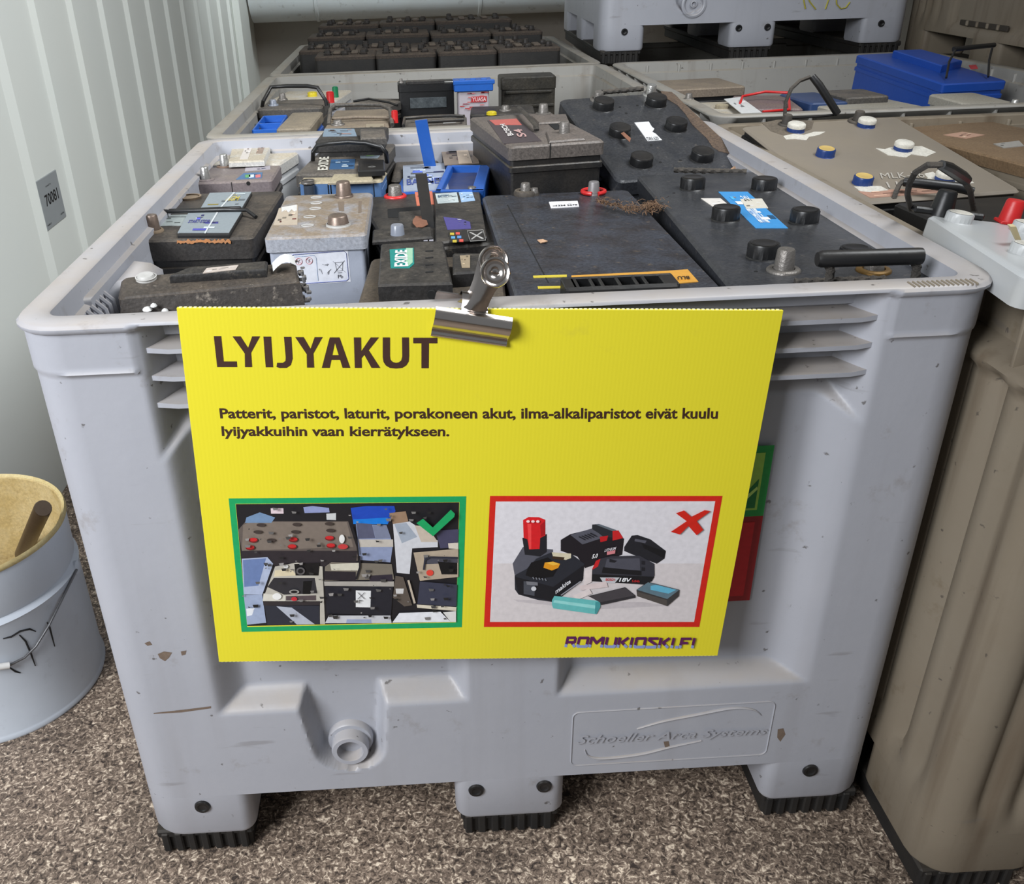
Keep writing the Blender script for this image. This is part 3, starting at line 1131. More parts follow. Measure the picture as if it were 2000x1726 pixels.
# picture 1 (accepted): zoom frame 2000x1200 over photo (430,950)-(930,1250)
Z1 = lambda x, y: (430 + x / 4, 950 + y / 4)
p = Print(Z1)
GRN = (24, 158, 92)
p.pg([(66, 92), (1922, 75), (1888, 1098), (168, 1134)], GRN)
p.pg([(120, 134), (1870, 120), (1842, 1060), (212, 1096)], (232, 220, 60))
p.pg([(122, 136), (1868, 122), (1842, 1056), (212, 1088)], (30, 28, 32))
for pts, c in [
    ([(140, 340), (200, 270), (1000, 270), (1075, 500), (1075, 580), (180, 560)], (96, 86, 80)),
    ([(180, 300), (230, 275), (990, 275), (1040, 470), (170, 500)], (122, 110, 100)),
    ([(165, 500), (1070, 500), (1060, 620), (420, 620), (300, 560), (170, 560)], (46, 40, 44)),
    ([(205, 240), (310, 200), (430, 240), (400, 282), (195, 282)], (112, 138, 170)),
    ([(395, 168), (494, 168), (496, 210), (398, 210)], (220, 200, 205)),
    ([(650, 160), (720, 150), (850, 165), (855, 200), (660, 205)], (140, 148, 190)),
    ([(830, 210), (905, 205), (905, 260), (832, 258)], (200, 200, 200)),
    ([(1020, 165), (1140, 150), (1360, 150), (1370, 190), (1310, 290), (1040, 285)], (28, 70, 176)),
    ([(1040, 255), (1310, 240), (1310, 292), (1040, 290)], (20, 120, 210)),
    ([(1060, 290), (1300, 300), (1350, 450), (1330, 590), (1090, 570)], (138, 148, 178)),
    ([(1062, 282), (1185, 290), (1212, 402), (1080, 405)], (86, 88, 110)),
    ([(1190, 300), (1300, 300), (1330, 400), (1215, 405)], (120, 126, 148)),
    ([(1080, 410), (1350, 410), (1352, 468), (1090, 470)], (190, 182, 172)),
    ([(1320, 205), (1450, 190), (1470, 270), (1350, 290)], (150, 122, 98)),
    ([(1350, 290), (1480, 270), (1700, 420), (1700, 470), (1500, 480), (1480, 680), (1380, 670)], (206, 206, 210)),
    ([(1360, 290), (1455, 280), (1540, 390), (1420, 440)], (160, 168, 180)),
    ([(1520, 300), (1620, 310), (1700, 430), (1570, 430)], (196, 182, 166)),
    ([(1680, 340), (1862, 330), (1856, 470), (1720, 480)], (70, 68, 92)),
    ([(1780, 440), (1860, 435), (1860, 485), (1785, 480)], (215, 205, 190)),
    ([(170, 560), (370, 548), (415, 600), (330, 840), (185, 840)], (170, 180, 204)),
    ([(178, 570), (360, 556), (300, 770), (190, 780)], (104, 124, 168)),
    ([(185, 845), (330, 840), (360, 1060), (212, 1075)], (156, 168, 194)),
    ([(205, 950), (270, 945), (250, 1000), (210, 1010)], (226, 228, 232)),
    ([(430, 620), (600, 590), (800, 620), (820, 1070), (780, 1070), (780, 900), (330, 890)], (184, 178, 166)),
    ([(370, 780), (420, 710), (740, 710), (760, 830), (500, 840)], (48, 46, 50)),
    ([(430, 650), (560, 640), (600, 690), (420, 700)], (214, 200, 168)),
    ([(580, 600), (780, 590), (770, 690), (590, 690)], (20, 18, 20)),
    ([(340, 830), (510, 850), (510, 890), (335, 890)], (210, 205, 192)),
    ([(515, 850), (750, 845), (750, 885), (515, 885)], (84, 72, 74)),
    ([(650, 735), (720, 730), (705, 835), (645, 835)], (10, 10, 12)),
    ([(350, 925), (775, 925), (780, 1070), (370, 1075)], (44, 46, 56)),
    ([(440, 930), (560, 940), (740, 1070), (600, 1072)], (176, 180, 192)),
    ([(335, 890), (780, 890), (780, 920), (340, 925)], (50, 44, 46)),
    ([(820, 620), (870, 585), (1340, 600), (1360, 720), (815, 730)], (120, 112, 100)),
    ([(860, 600), (1090, 590), (1080, 650), (870, 650)], (204, 198, 180)),
    ([(815, 655), (1060, 660), (1060, 730), (815, 725)], (40, 34, 40)),
    ([(1170, 690), (1345, 680), (1350, 730), (1165, 735)], (48, 42, 52)),
    ([(812, 735), (1358, 735), (1358, 775), (815, 770)], (168, 162, 154)),
    ([(822, 775), (1350, 775), (1335, 1000), (832, 985)], (34, 34, 42)),
    ([(1060, 805), (1178, 808), (1174, 938), (1060, 935)], (226, 226, 226)),
    ([(1510, 510), (1860, 480), (1860, 700), (1560, 730)], (176, 160, 140)),
    ([(1590, 540), (1856, 545), (1856, 590), (1600, 600)], (74, 74, 84)),
    ([(1700, 580), (1852, 590), (1852, 680), (1730, 680)], (16, 16, 18)),
    ([(1560, 735), (1850, 760), (1845, 930), (1540, 910)], (58, 60, 76)),
    ([(1535, 915), (1845, 935), (1843, 965), (1540, 940)], (214, 204, 184)),
    ([(1370, 690), (1430, 700), (1500, 920), (1440, 930), (1350, 860)], (92, 82, 74)),
    ([(1370, 790), (1435, 790), (1430, 830), (1375, 830)], (206, 204, 202)),
    ([(820, 1060), (850, 1000), (1330, 1000), (1340, 1060)], (196, 196, 200)),
    ([(990, 1030), (1180, 1030), (1185, 1060), (985, 1060)], (150, 160, 190)),
    ([(1345, 1055), (1400, 980), (1720, 970), (1800, 1050)], (228, 228, 232)),
    ([(1740, 975), (1842, 965), (1842, 1050), (1800, 1050)], (220, 218, 214)),
]:
    p.pg(pts, c)
for x, y in ((260, 412), (572, 408), (855, 396), (236, 470), (564, 462), (866, 454)):
    p.el(x, y, 36, 20, (120, 26, 28))
    p.el(x, y - 5, 32, 14, (196, 40, 42))
for x, y in ((320, 292), (600, 288), (852, 282), (296, 346), (590, 345), (862, 334), (400, 410)):
    p.el(x, y, 34, 14, (64, 54, 50))
p.el(960, 460, 40, 20, (190, 60, 60))
p.el(952, 400, 22, 34, (226, 224, 220))
p.el(1638, 664, 28, 24, (220, 70, 56))
p.el(580, 868, 24, 16, (190, 44, 54))
p.el(446, 848, 36, 26, (232, 230, 226))
p.el(515, 614, 20, 14, (222, 220, 216))
p.el(630, 650, 34, 30, (92, 88, 88))
p.el(630, 650, 22, 18, (24, 22, 24))
p.el(580, 812, 40, 18, (150, 146, 140))
p.el(580, 812, 26, 11, (20, 20, 22))
p.ln([(1090, 530), (1092, 620), (1062, 715)], 14, (30, 28, 34))
p.ln([(1030, 300), (1070, 430), (1080, 520)], 14, (30, 28, 32))
p.ln([(1590, 640), (1600, 560), (1640, 540), (1850, 545)], 14, (44, 46, 58))
p.ln([(1470, 720), (1520, 900)], 16, (190, 176, 158))
p.ln([(1075, 815), (1130, 868)], 4, (60, 60, 66))
p.ln([(1130, 815), (1075, 868)], 4, (60, 60, 66))
p.tx('Pb', [(1085, 872), (1112, 872), (1112, 884), (1085, 884)], (50, 50, 56), bold=.02)
rr = random.Random(3)
for i in range(110):      # speckled highlights of the printed photo
    x, y = rr.uniform(150, 1830), rr.uniform(145, 1040)
    s_ = rr.uniform(8, 46)
    g = rr.choice((34, 50, 70, 96, 120, 150))
    p.pg([(x, y), (x + s_, y + rr.uniform(-6, 6)), (x + s_ * .9, y + s_ * .45), (x + s_ * .2, y + s_ * .5)], (g, g * .97, g * .95))
p.pg([(1533, 262), (1584, 228), (1660, 296), (1800, 158), (1832, 190), (1826, 214), (1662, 364)], GRN)
p.step = .00002
p.build('accepted_picture', PRINT, board, vcol=True)

# picture 2 (refused): zoom frame 2000x1360 over photo (930,950)-(1430,1290)
Z2 = lambda x, y: (930 + x / 4, 950 + y / 4)
p = Print(Z2)
RED = (208, 36, 24)
p.pg([(108, 72), (1924, 72), (1743, 1096), (60, 1096)], RED)
p.pg([(153, 116), (1867, 114), (1702, 1056), (108, 1056)], (222, 218, 222))
p.pg([(140, 600), (1780, 600), (1702, 1054), (110, 1054)], (214, 206, 206))
K1, K2, K3 = (32, 32, 38), (58, 58, 66), (88, 88, 98)
for pts, c in [
    ([(290, 880), (900, 900), (1300, 900), (1500, 930), (900, 960), (330, 900)], (196, 188, 190)),
    # grey block under the red pack
    ([(285, 600), (365, 470), (600, 490), (600, 560), (430, 640), (300, 690)], K3),
    ([(360, 400), (552, 370), (552, 510), (500, 545), (380, 530)], K1),
    ([(366, 260), (410, 236), (490, 238), (540, 258), (540, 380), (500, 400), (495, 485), (415, 490), (400, 410), (370, 400)], (214, 30, 36)),
    ([(400, 290), (430, 290), (430, 485), (412, 485)], (240, 70, 70)),
    ([(500, 300), (540, 265), (540, 375), (505, 390)], (170, 20, 28)),
    # tall pack
    ([(660, 415), (735, 370), (900, 330), (1155, 405), (1140, 530), (980, 590), (850, 635), (790, 545), (660, 500)], (30, 26, 32)),
    ([(735, 375), (905, 325), (1000, 395), (830, 450)], K3),
    ([(905, 295), (960, 290), (1090, 340), (1100, 400), (1000, 390), (905, 330)], (40, 42, 48)),
    ([(935, 296), (960, 290), (1095, 338), (1080, 352)], (100, 108, 116)),
    ([(1065, 345), (1110, 340), (1148, 400), (1065, 420)], (200, 34, 38)),
    ([(965, 390), (1030, 380), (1020, 420), (970, 432)], (190, 28, 34)),
    # right small pack
    ([(1155, 470), (1215, 380), (1260, 376), (1360, 410), (1480, 500), (1470, 560), (1410, 600), (1200, 520), (1155, 500)], (34, 34, 40)),
    ([(1290, 440), (1480, 505), (1470, 560), (1310, 480)], (22, 22, 26)),
    ([(1240, 405), (1330, 420), (1320, 440), (1236, 424)], K3),
    # front-left pack
    ([(300, 690), (395, 640), (470, 560), (590, 510), (750, 530), (845, 600), (830, 730), (610, 900), (480, 882), (330, 840), (302, 800)], (40, 42, 50)),
    ([(300, 700), (600, 780), (840, 610), (835, 720), (610, 895), (330, 838)], (26, 26, 32)),
    ([(400, 640), (430, 590), (560, 550), (650, 620), (600, 700), (470, 720), (385, 690)], (16, 16, 20)),
    ([(590, 510), (740, 520), (740, 555), (700, 570), (600, 545)], (214, 204, 176)),
    ([(600, 540), (690, 550), (680, 572), (590, 560)], (60, 44, 30)),
    ([(535, 590), (600, 582), (655, 600), (640, 632), (590, 652), (525, 630)], (226, 150, 30)),
    ([(540, 590), (600, 584), (650, 602), (600, 612)], (244, 190, 70)),
    ([(370, 735), (460, 740), (455, 850), (370, 835)], (74, 76, 84)),
    ([(390, 735), (480, 745), (480, 770), (395, 762)], (120, 120, 126)),
    # 18V pack
    ([(905, 640), (960, 560), (1050, 540), (1275, 535), (1390, 600), (1392, 690), (1370, 730), (1310, 762), (903, 735)], (54, 54, 62)),
    ([(905, 640), (935, 575), (970, 560), (950, 620), (908, 645)], (200, 34, 38)),
    ([(1020, 560), (1275, 555), (1280, 650), (1000, 640)], (78, 78, 88)),
    ([(990, 625), (1290, 655), (1290, 690), (980, 670)], (24, 24, 28)),
    ([(905, 680), (1390, 700), (1370, 735), (1310, 760), (903, 735)], (26, 26, 30)),
    ([(965, 705), (1120, 705), (1080, 750), (990, 745)], (196, 196, 200)),
    ([(1040, 560), (1100, 575), (1080, 590), (1040, 585)], K1), ([(1290, 575), (1318, 578), (1316, 606), (1290, 604)], K1), ([(1290, 625), (1318, 628), (1316, 656), (1290, 654)], K1),
    # white cells
    ([(850, 655), (905, 640), (900, 740), (840, 770)], (226, 214, 212)),
    ([(805, 770), (1015, 735), (1028, 780), (815, 805)], (218, 202, 200)),
    ([(750, 850), (880, 790), (905, 830), (790, 880)], (224, 212, 210)),
    # teal cell
    ([(592, 880), (610, 848), (960, 888), (970, 925), (935, 992), (600, 945), (590, 915)], (104, 188, 186)),
    ([(600, 900), (610, 880), (950, 925), (940, 950)], (150, 216, 212)),
    ([(930, 895), (968, 895), (968, 935), (940, 988), (925, 985)], (70, 150, 152)),
    # flat phone cell
    ([(872, 850), (1160, 780), (1240, 845), (1242, 862), (975, 920), (960, 890)], (48, 46, 50)),
    ([(880, 852), (1160, 784), (1235, 845), (965, 898)], (70, 66, 70)),
    # camera cell
    ([(1250, 800), (1340, 738), (1585, 800), (1580, 850), (1490, 928), (1255, 850)], (60, 58, 58)),
    ([(1255, 800), (1340, 742), (1582, 802), (1490, 872)], (96, 120, 132)),
    ([(1360, 770), (1400, 760), (1560, 800), (1500, 830), (1360, 800)], (100, 176, 204)),
    ([(1258, 815), (1488, 880), (1488, 925), (1256, 850)], (82, 76, 72)),
]:
    p.pg(pts, c)
for i in range(5):
    p.ln([(800 + i * 22, 385 - i * 7), (850 + i * 22, 410 - i * 7)], 8, K1)
    p.ln([(440 + i * 24, 700 + i * 3), (450 + i * 24, 716 + i * 3)], 9, (120, 122, 130))
p.el(448, 790, 20, 18, (206, 206, 210))
for k in range(3):
    p.el(404 + k * 38, 265, 14, 10, (250, 220, 220))
p.tx('5.0', [(905, 522), (950, 514), (945, 548), (900, 555)], (232, 230, 232), bold=.03, shear=.2)
p.tx('LITHIUM', [(1000, 482), (1092, 462), (1090, 484), (998, 504)], (220, 216, 220), bold=.02, shear=.3)
p.pg([(1020, 500), (1085, 488), (1082, 515), (1018, 526)], (210, 130, 136))
p.tx('18V', [(1118, 704), (1212, 706), (1205, 738), (1112, 735)], (236, 236, 238), bold=.03, shear=.1)
p.tx('BOSCH', [(1010, 708), (1080, 709), (1078, 728), (1008, 727)], (200, 36, 40), bold=.02)
p.tx('5.0Ah', [(1216, 720), (1275, 722), (1272, 740), (1214, 738)], (206, 40, 44), bold=.02)
p.tx('makita', [(610, 800), (730, 712), (738, 742), (620, 832)], (226, 226, 230), bold=.02, shear=.2)
p.ln([(660, 840), (815, 730)], 8, (150, 150, 158))
p.pg([(1516, 345), (1640, 262), (1556, 200), (1620, 178), (1676, 228), (1780, 176), (1828, 184), (1718, 262), (1770, 330), (1718, 372), (1654, 300), (1588, 366)], RED)
p.step = .00002
p.build('refused_picture', PRINT, board, vcol=True)

# ------------------------------------------------------------------ bulldog clip
CHROME = mat('nickel_plate', (214, 206, 200), .16, metal=1.0, scale=20, bump=.03)
ca, cb = bl(847, 618), bl(995, 640)
cx0 = (ca + cb) / 2
ang = math.atan2(-(cb.z - ca.z), cb.x - ca.x)
CM = BM @ Matrix.Translation((cx0.x, 0, cx0.z)) @ Matrix.Rotation(ang, 4, 'Y')
clip = empty('bulldog_clip', CM, 'shiny nickel bulldog clip holding the yellow sign to the box rim', 'clip')
cw = (cb - ca).length / 2


def sheet(mb, prof, x0, x1, th=.0009):
    """prof (y, z) swept along x with thickness"""
    P = [Vector((0, a, b_)) for a, b_ in prof]
    nrm = []
    for i in range(len(P)):
        t = P[min(i + 1, len(P) - 1)] - P[max(i - 1, 0)]
        nrm.append(Vector((0, -t.z, t.y)).normalized() * th)
    vs = []
    for x in (x0, x1):
        for q, n_ in zip(P, nrm):
            vs.append((x, q.y, q.z))
        for q, n_ in zip(P, nrm):
            vs.append((x, q.y + n_.y, q.z + n_.z))
    k = len(P)
    fs = []
    for i in range(k - 1):
        fs.append((i, i + 1, 2 * k + i + 1, 2 * k + i))
        fs.append((k + i + 1, k + i, 3 * k + i, 3 * k + i + 1))
        fs.append((i, k + i, k + i + 1, i + 1))
        fs.append((2 * k + i, 2 * k + i + 1, 3 * k + i + 1, 3 * k + i))
    fs.append((0, 2 * k, 3 * k, k))
    fs.append((k - 1, 2 * k - 1, 4 * k - 1, 3 * k - 1))
    mb.add(vs, fs)


j = MB()
sheet(j, [(-.0015, -.0190), (-.0042, -.0178), (-.0045, -.0155), (-.0028, -.0138), (-.0034, -.0115), (-.0060, -.0085), (-.0095, -.0050), (-.0122, -.0010), (-.0134, .0030), (-.0128, .0068), (-.0104, .0098), (-.0060, .0122)], -cw, cw)
j.build('front_jaw', CHROME, clip, smooth=60)
j = MB()
sheet(j, [(.052, -.002), (.0505, .004), (.044, .012), (.034, .0165), (.030, .018)], -cw + .002, cw + .002)
j.build('back_jaw', CHROME, clip, smooth=60)
j = MB()      # spring barrel joining the jaws over the rim
sheet(j, [(-.006, .0125), (.004, .020), (.016, .024), (.026, .022), (.036, .0155)], -.013, .013)
j.build('spring', CHROME, clip, smooth=60)


def handle(name, y0, cxh, cyh, czh, R):
    hb = MB()
    neck = [((-.014), .0125), ((-.010), .020), ((-.010), .034), ((-R), czh)]
    vs = []
    rows = [(.0155, .0115, y0), (.0105, .018, y0 - .001), (.0095, .026, y0 - .002), (.0098, .036, cyh + .002), (R * .96, czh, cyh)]
    k = 6
    pts = []
    for hw, z, y in rows:
        for i in range(k + 1):
            t = i / k * 2 - 1
            pts.append((cxh * (z - .0115) / (czh - .0115) + hw * t, y + .0022 * (t * t) * 1.2, z))
    fs = []
    for r_ in range(len(rows) - 1):
        for i in range(k):
            a = r_ * (k + 1) + i
            fs.append((a, a + 1, a + k + 2, a + k + 1))
    n0 = len(pts)
    pts += [(x, y + .0009, z) for x, y, z in pts]
    fs += [tuple(n0 + i for i in f[::-1]) for f in fs]
    hb.add(pts, fs)
    tl = Matrix.Rotation(math.radians(-22), 3, 'X')
    hb.lathe([(R * .25, .0012), (R * .30, .0002), (R * .55, -.0006), (R * .66, .0012), (R * .78, -.0012), (R * .93, -.0020), (R, -.0006), (R * .98, .0014), (R * .6, .0030), (0, .0028)], (cxh, cyh, czh), 32, axis='y', tilt=tl)
    hb.lathe([(0, .0022), (R * .16, .0010), (R * .28, .0012)], (cxh, cyh, czh), 20, axis='y', tilt=tl)
    hb.build(name, CHROME, clip, smooth=50)


handle('front_handle', -.006, .012, -.010, .056, .0148)
handle('back_handle', .020, .012, .018, .060, .0150)

# ------------------------------------------------------------------ paint bucket with a rod
BC = Vector((-.352, .392, 0))
BR_ = .163
WH = mat('white_tin', (196, 203, 212), .4, dust=.15, dcol=(150, 140, 124), scale=8, bump=.03, spots=.12)
OCH = mat('dried_ochre_paint', (176, 150, 92), .55, dust=.6, dcol=(212, 196, 156), scale=16, bump=.4, spots=.4, scol=(120, 96, 52), up=False)
bk = empty('paint_bucket', Matrix.Translation(BC), 'white metal paint bucket with ochre paint inside, left of the pallet boxes', 'bucket')
m = MB()
m.lathe([(BR_ - .006, .004), (BR_ + .002, .0), (BR_ + .0035, .004), (BR_ + .001, .009), (BR_, .012), (BR_ + .001, .215), (BR_ + .0035, .221), (BR_ - .004, .229), (BR_ - .001, .236), (BR_ + .001, .316)], n=72, caps=False)
m.build('shell', WH, bk, smooth=50)
m = MB()
m.lathe([(BR_ - .003, .316), (BR_ + .001, .320), (BR_ + .003, .317), (BR_ + .003, .311), (BR_ + .001, .309), (BR_ - .002, .312), (BR_ - .003, .316)], n=72, caps=False)
m.build('rim', mat('painted_rim', (206, 190, 140), .5, dust=.5, dcol=(160, 132, 70), scale=22, up=False), bk, smooth=50)
m = MB()
m.lathe([(0, .10), (BR_ - .020, .10), (BR_ - .008, .106), (BR_ - .004, .14), (BR_ - .0045, .314), (BR_ - .002, .316)], n=60, caps=False)
m.build('dried_paint', OCH, bk, smooth=50)


def on_cyl(px, py, R):
    d_ = ray(px, py)
    o_ = CP - BC
    a = d_.x ** 2 + d_.y ** 2
    b_ = 2 * (o_.x * d_.x + o_.y * d_.y)
    c_ = o_.x ** 2 + o_.y ** 2 - R * R
    disc = max(b_ * b_ - 4 * a * c_, 0)
    return o_ + d_ * ((-b_ - math.sqrt(disc)) / (2 * a))


WIRE = mat('grey_wire', (120, 120, 122), .35, metal=.8)
m = MB()
pl = [on_cyl(px, py, BR_ + .006) for px, py in ((150, 1112), (120, 1172), (95, 1222), (70, 1262), (48, 1284), (20, 1298), (0, 1303), (-60, 1300), (-120, 1270))]
m.tube(pl, .0021, 8)
m.build('bail', WIRE, bk, smooth=True)
m = MB()
gp = [on_cyl(px, py, BR_ + .008) for px, py in ((18, 1299), (-10, 1303), (-50, 1302))]
m.tube(gp, .0052, 12)
m.build('grip', mat('white_grip', (220, 218, 214), .5), bk, smooth=True)
m = MB()
ep = on_cyl(150, 1108, BR_ + .002)
m.lathe([(.012, -.004), (.012, .001), (.006, .004), (0, .004)], ep, 16, axis='x')
m.build('ear', WH, bk, smooth=40)
m = MB()      # black paint strokes on the tin
for pl in ([(6, 1247), (22, 1243), (40, 1232), (58, 1228), (70, 1233)], [(38, 1240), (50, 1252), (60, 1275), (69, 1300)], [(18, 1303), (30, 1311), (40, 1314)], [(92, 1215), (97, 1225), (107, 1262)]):
    m.tube([on_cyl(a, b_, BR_ + .0012) for a, b_ in pl], [.0009] + [.0016] * (len(pl) - 2) + [.0007], 6)
m.build('paint_stroke', BLK, bk, smooth=True)

rod = MB()
p0 = at(84, 992, 2, .365)
p1 = BC + Vector((.095, .02, .240))
p1 = Vector(at(40, 1090, 2, .12))
d_ = (p1 - p0).normalized()
rod.tube([p0, p0 + d_ * .003, p1 + d_ * .004], [.0125, .0135, .0135], 20)
tag(rod.build('steel_rod', mat('dark_steel', (92, 78, 66), .38, metal=.7, scale=30, dust=.3), smooth=40), 'dark steel rod standing in the paint bucket', 'rod')

# ------------------------------------------------------------------ batteries
FLOOR_IN = .575


class Bat:
    """one battery: a frame fitted to the four corners of its top, its parts are children of one Empty"""

    def __init__(s, label, fl, fr, bl_, br, z0, z1=None, H=None, group='batteries in the front pallet box', cat='battery', name='battery', width=None):
        z1 = z0 if z1 is None else z1
        if isinstance(z1, str):          # solve the height of the back edge so both ends are equally wide
            best = None
            for i in range(80):
                z = z0 + .0025 * i
                a = (at(*fr, 2, z0) - at(*fl, 2, z0)).length
                b_ = (at(*br, 2, z) - at(*bl_, 2, z)).length
                if best is None or abs(a - b_) < best[0]:
                    best = (abs(a - b_), z)
            z1 = best[1]
        P = [at(*fl, 2, z0), at(*fr, 2, z0), at(*bl_, 2, z1), at(*br, 2, z1)]
        s._frame(P, H, label, group, cat, name)

    def _frame(s, P, H, label, group, cat, name):
        ex = ((P[1] - P[0]) + (P[3] - P[2]))
        ey = ((P[2] - P[0]) + (P[3] - P[1]))
        ex.normalize()
        ey = (ey - ex * ey.dot(ex)).normalized()
        ez = ex.cross(ey)
        c = (P[0] + P[1] + P[2] + P[3]) / 4
        s.w = ((P[1] - P[0]).length + (P[3] - P[2]).length) / 2
        s.d = ((P[2] - P[0]).dot(ey) + (P[3] - P[1]).dot(ey)) / 2
        o = c - ex * s.w / 2 - ey * s.d / 2
        s.M = Matrix(((ex.x, ey.x, ez.x, o.x), (ex.y, ey.y, ez.y, o.y), (ex.z, ey.z, ez.z, o.z), (0, 0, 0, 1)))
        s.Mi = s.M.inverted()
        s.H = H if H else max(.09, min(.19, min(p.z for p in P) - FLOOR_IN))
        s.root = empty(name, s.M, label, cat, group)

    def L(s, px, py, h=0.0):
        """pixel -> local x, y on the local plane z = h"""
        o_ = s.Mi @ CP
        d_ = s.Mi.to_3x3() @ ray(px, py)
        q = o_ + d_ * ((h - o_.z) / d_.z)
        return (q.x, q.y)

    def Lp(s, pts, h=0.0):
        return ccw([s.L(a, b_, h) for a, b_ in pts])

    def case(s, m, lid=None, lidh=.022, inset=.004, r=.006, ledge=True, cname='case'):
        mb = MB()
        mb.prism(rrect(inset, inset, s.w - inset, s.d - inset, r), -s.H, -lidh, 0)
        if ledge:
            mb.prism(rrect(inset - .003, inset - .003, s.w - inset + .003, s.d - inset + .003, r), -lidh - .020, -lidh - .010, .002)
        mb.build(cname, m, s.root, smooth=40)
        mb = MB()
        mb.prism(rrect(0, 0, s.w, s.d, r + .002, 5), -lidh, 0, .003)
        s.lid = mb.build('lid', lid or m, s.root, smooth=40)
        return s

    def block(s, pts, h0, h1, m, name='cover', bev=.0025, at_h=None, parent=None):
        """raised block with the outline given in pixels on its top"""
        mb = MB()
        mb.prism(s.Lp(pts, h1 if at_h is None else at_h), h0, h1, bev)
        return mb.build(name, m, parent or s.root, smooth=40)

    def patch(s, pts, col_or_mat, h=.0006, name='label', text=None, parent=None, tcol=None, deco=0, h0=0.0, seed=1):
        """printed label lying on the plane z = h0"""
        mb = MB()
        isc = isinstance(col_or_mat, tuple)
        if isc:
            mb.col = lin(col_or_mat)
        mb.prism(s.Lp(pts, h0), h0 - .0004, h0 + h, 0)
        q4 = [s.L(a, b_, h0) for a, b_ in pts]
        if isc and len(pts) >= 4:
            q4 = q4[:4]
            Q = [Vector((q[0], q[1], h0 + h + .0003)) for q in q4]
            nz = (Q[1] - Q[0]).cross(Q[0] - Q[3])
            flip = nz.z < 0
            if text:
                mb.col = lin(tcol or (30, 30, 34))
                for (t, a0, a1, b0, b1) in text:
                    g = lambda a, b_: (Q[0].lerp(Q[1], a)).lerp(Q[3].lerp(Q[2], a), b_)
                    qq = [g(a0, b0), g(a1, b0), g(a1, b1), g(a0, b1)]
                    text_on(mb, t, qq, lift=.0003 * (-1 if flip else 1), bold=.02)
            if deco:
                rr = random.Random(seed)
                for i in range(deco):
                    a, b_ = rr.uniform(.06, .8), rr.uniform(.08, .82)
                    wa, wb = rr.uniform(.05, .3), rr.uniform(.03, .10)
                    g = lambda a, b_: (Q[0].lerp(Q[1], a)).lerp(Q[3].lerp(Q[2], a), b_)
                    qq = [g(a, b_), g(min(a + wa, .96), b_), g(min(a + wa, .96), b_ + wb), g(a, b_ + wb)]
                    base = col_or_mat
                    k = rr.choice((.55, .7, 1.25, 1.5)) if max(base) > 60 else rr.choice((2.0, 3.0, 4.0))
                    mb.col = lin(tuple(min(235, v * k) for v in (tcol if (tcol and rr.random() < .5) else base)))
                    mb.add([q + Vector((0, 0, .0001 * (i % 4))) for q in qq], [(0, 1, 2, 3)] if not flip else [(3, 2, 1, 0)])
        return mb.build(name, PRINT if isc else col_or_mat, parent or s.root, vcol=isc)

    def post(s, px, py, r=.0095, h=.018, m=None, ring=None, ringr=1.7, base=0.0, xy=None, name='terminal', ringh=.0035):
        x, y = xy or s.L(px, py, base)
        mb = MB()
        mb.lathe([(r * 1.08, base - .002), (r * .90, base + h - .0015), (r * .80, base + h), (r * .35, base + h + .0002), (0, base + h - .0005)], (x, y, 0), 20)
        o = mb.build(name, m or LEAD, s.root, smooth=50)
        mb = MB()
        mb.lathe([(r * ringr, base - .001), (r * ringr, base + ringh * .5), (r * ringr * .9, base + ringh), (r * 1.15, base + ringh), (r * 1.05, base)], (x, y, 0), 20)
        mb.build('terminal_collar', ring or m or LEAD, o, smooth=50)
        return o

    def cap(s, px, py, r=.0145, h=.012, m=None, base=0.0, top=None, dish=.0018, knurl=20, xy=None, h_at=None):
        x, y = xy or s.L(px, py, base + h * .5)
        mb = MB()
        n = knurl * 2
        prof = [(1.04, 0), (1.0, .08), (1.0, .88), (.93, 1.0)]
        vs = []
        for k, (pr, pz) in enumerate(prof):
            for i in range(n):
                a = 2 * math.pi * i / n
                rr = r * pr * (1 - (.045 if (i % 2 and 0 < k < 3) else 0))
                vs.append((x + rr * math.cos(a), y + rr * math.sin(a), base + h * pz))
        fs = []
        for k in range(3):
            for i in range(n):
                j_ = (i + 1) % n
                fs.append((k * n + i, k * n + j_, (k + 1) * n + j_, (k + 1) * n + i))
        fs.append(tuple(3 * n + i for i in range(n)))
        mb.add(vs, fs)
        o = mb.build('vent_cap', m or BLACKC, s.root, smooth=30)
        mb = MB()
        mb.lathe([(0, base + h + .0004), (r * .62, base + h + .0004), (r * .72, base + h + .0010), (r * .86, base + h + .0004)][::-1], (x, y, 0), 24, caps=False)
        mb.build('cap_top', top or m or BLACKC, o, smooth=30)
        return o

    def hole(s, px, py, r=.003, h=0.0, ry=None):
        x, y = s.L(px, py, h)
        mb = MB()
        mb.lathe([(r, h - .001), (r, h + .0004), (0, h + .0004)], (x, y, 0), 12)
        return mb.build('hole', DARKHOLE, s.root)

    def bar(s, pts, r, m, name='handle', n=8, flat=1.0, **k):
        """pts: (px, py, h) local heights"""
        P_ = []
        for a, b_, h in pts:
            x, y = s.L(a, b_, h)
            P_.append((x, y, h))
        mb = MB()
        mb.tube(P_, r, n, flat=flat, **k)
        return mb.build(name, m, s.root, smooth=50)


g1 = 'batteries in the front pallet box'
ORANGE = mat('torn_orange_paper', (186, 120, 66), .8, dust=.4, scale=40, up=False)
DUSTYB = mat('dusty_brown_lid', (112, 100, 88), .7, dust=.8, dcol=(134, 120, 100), scale=20, bump=.35, spots=.3, scol=(70, 58, 48))

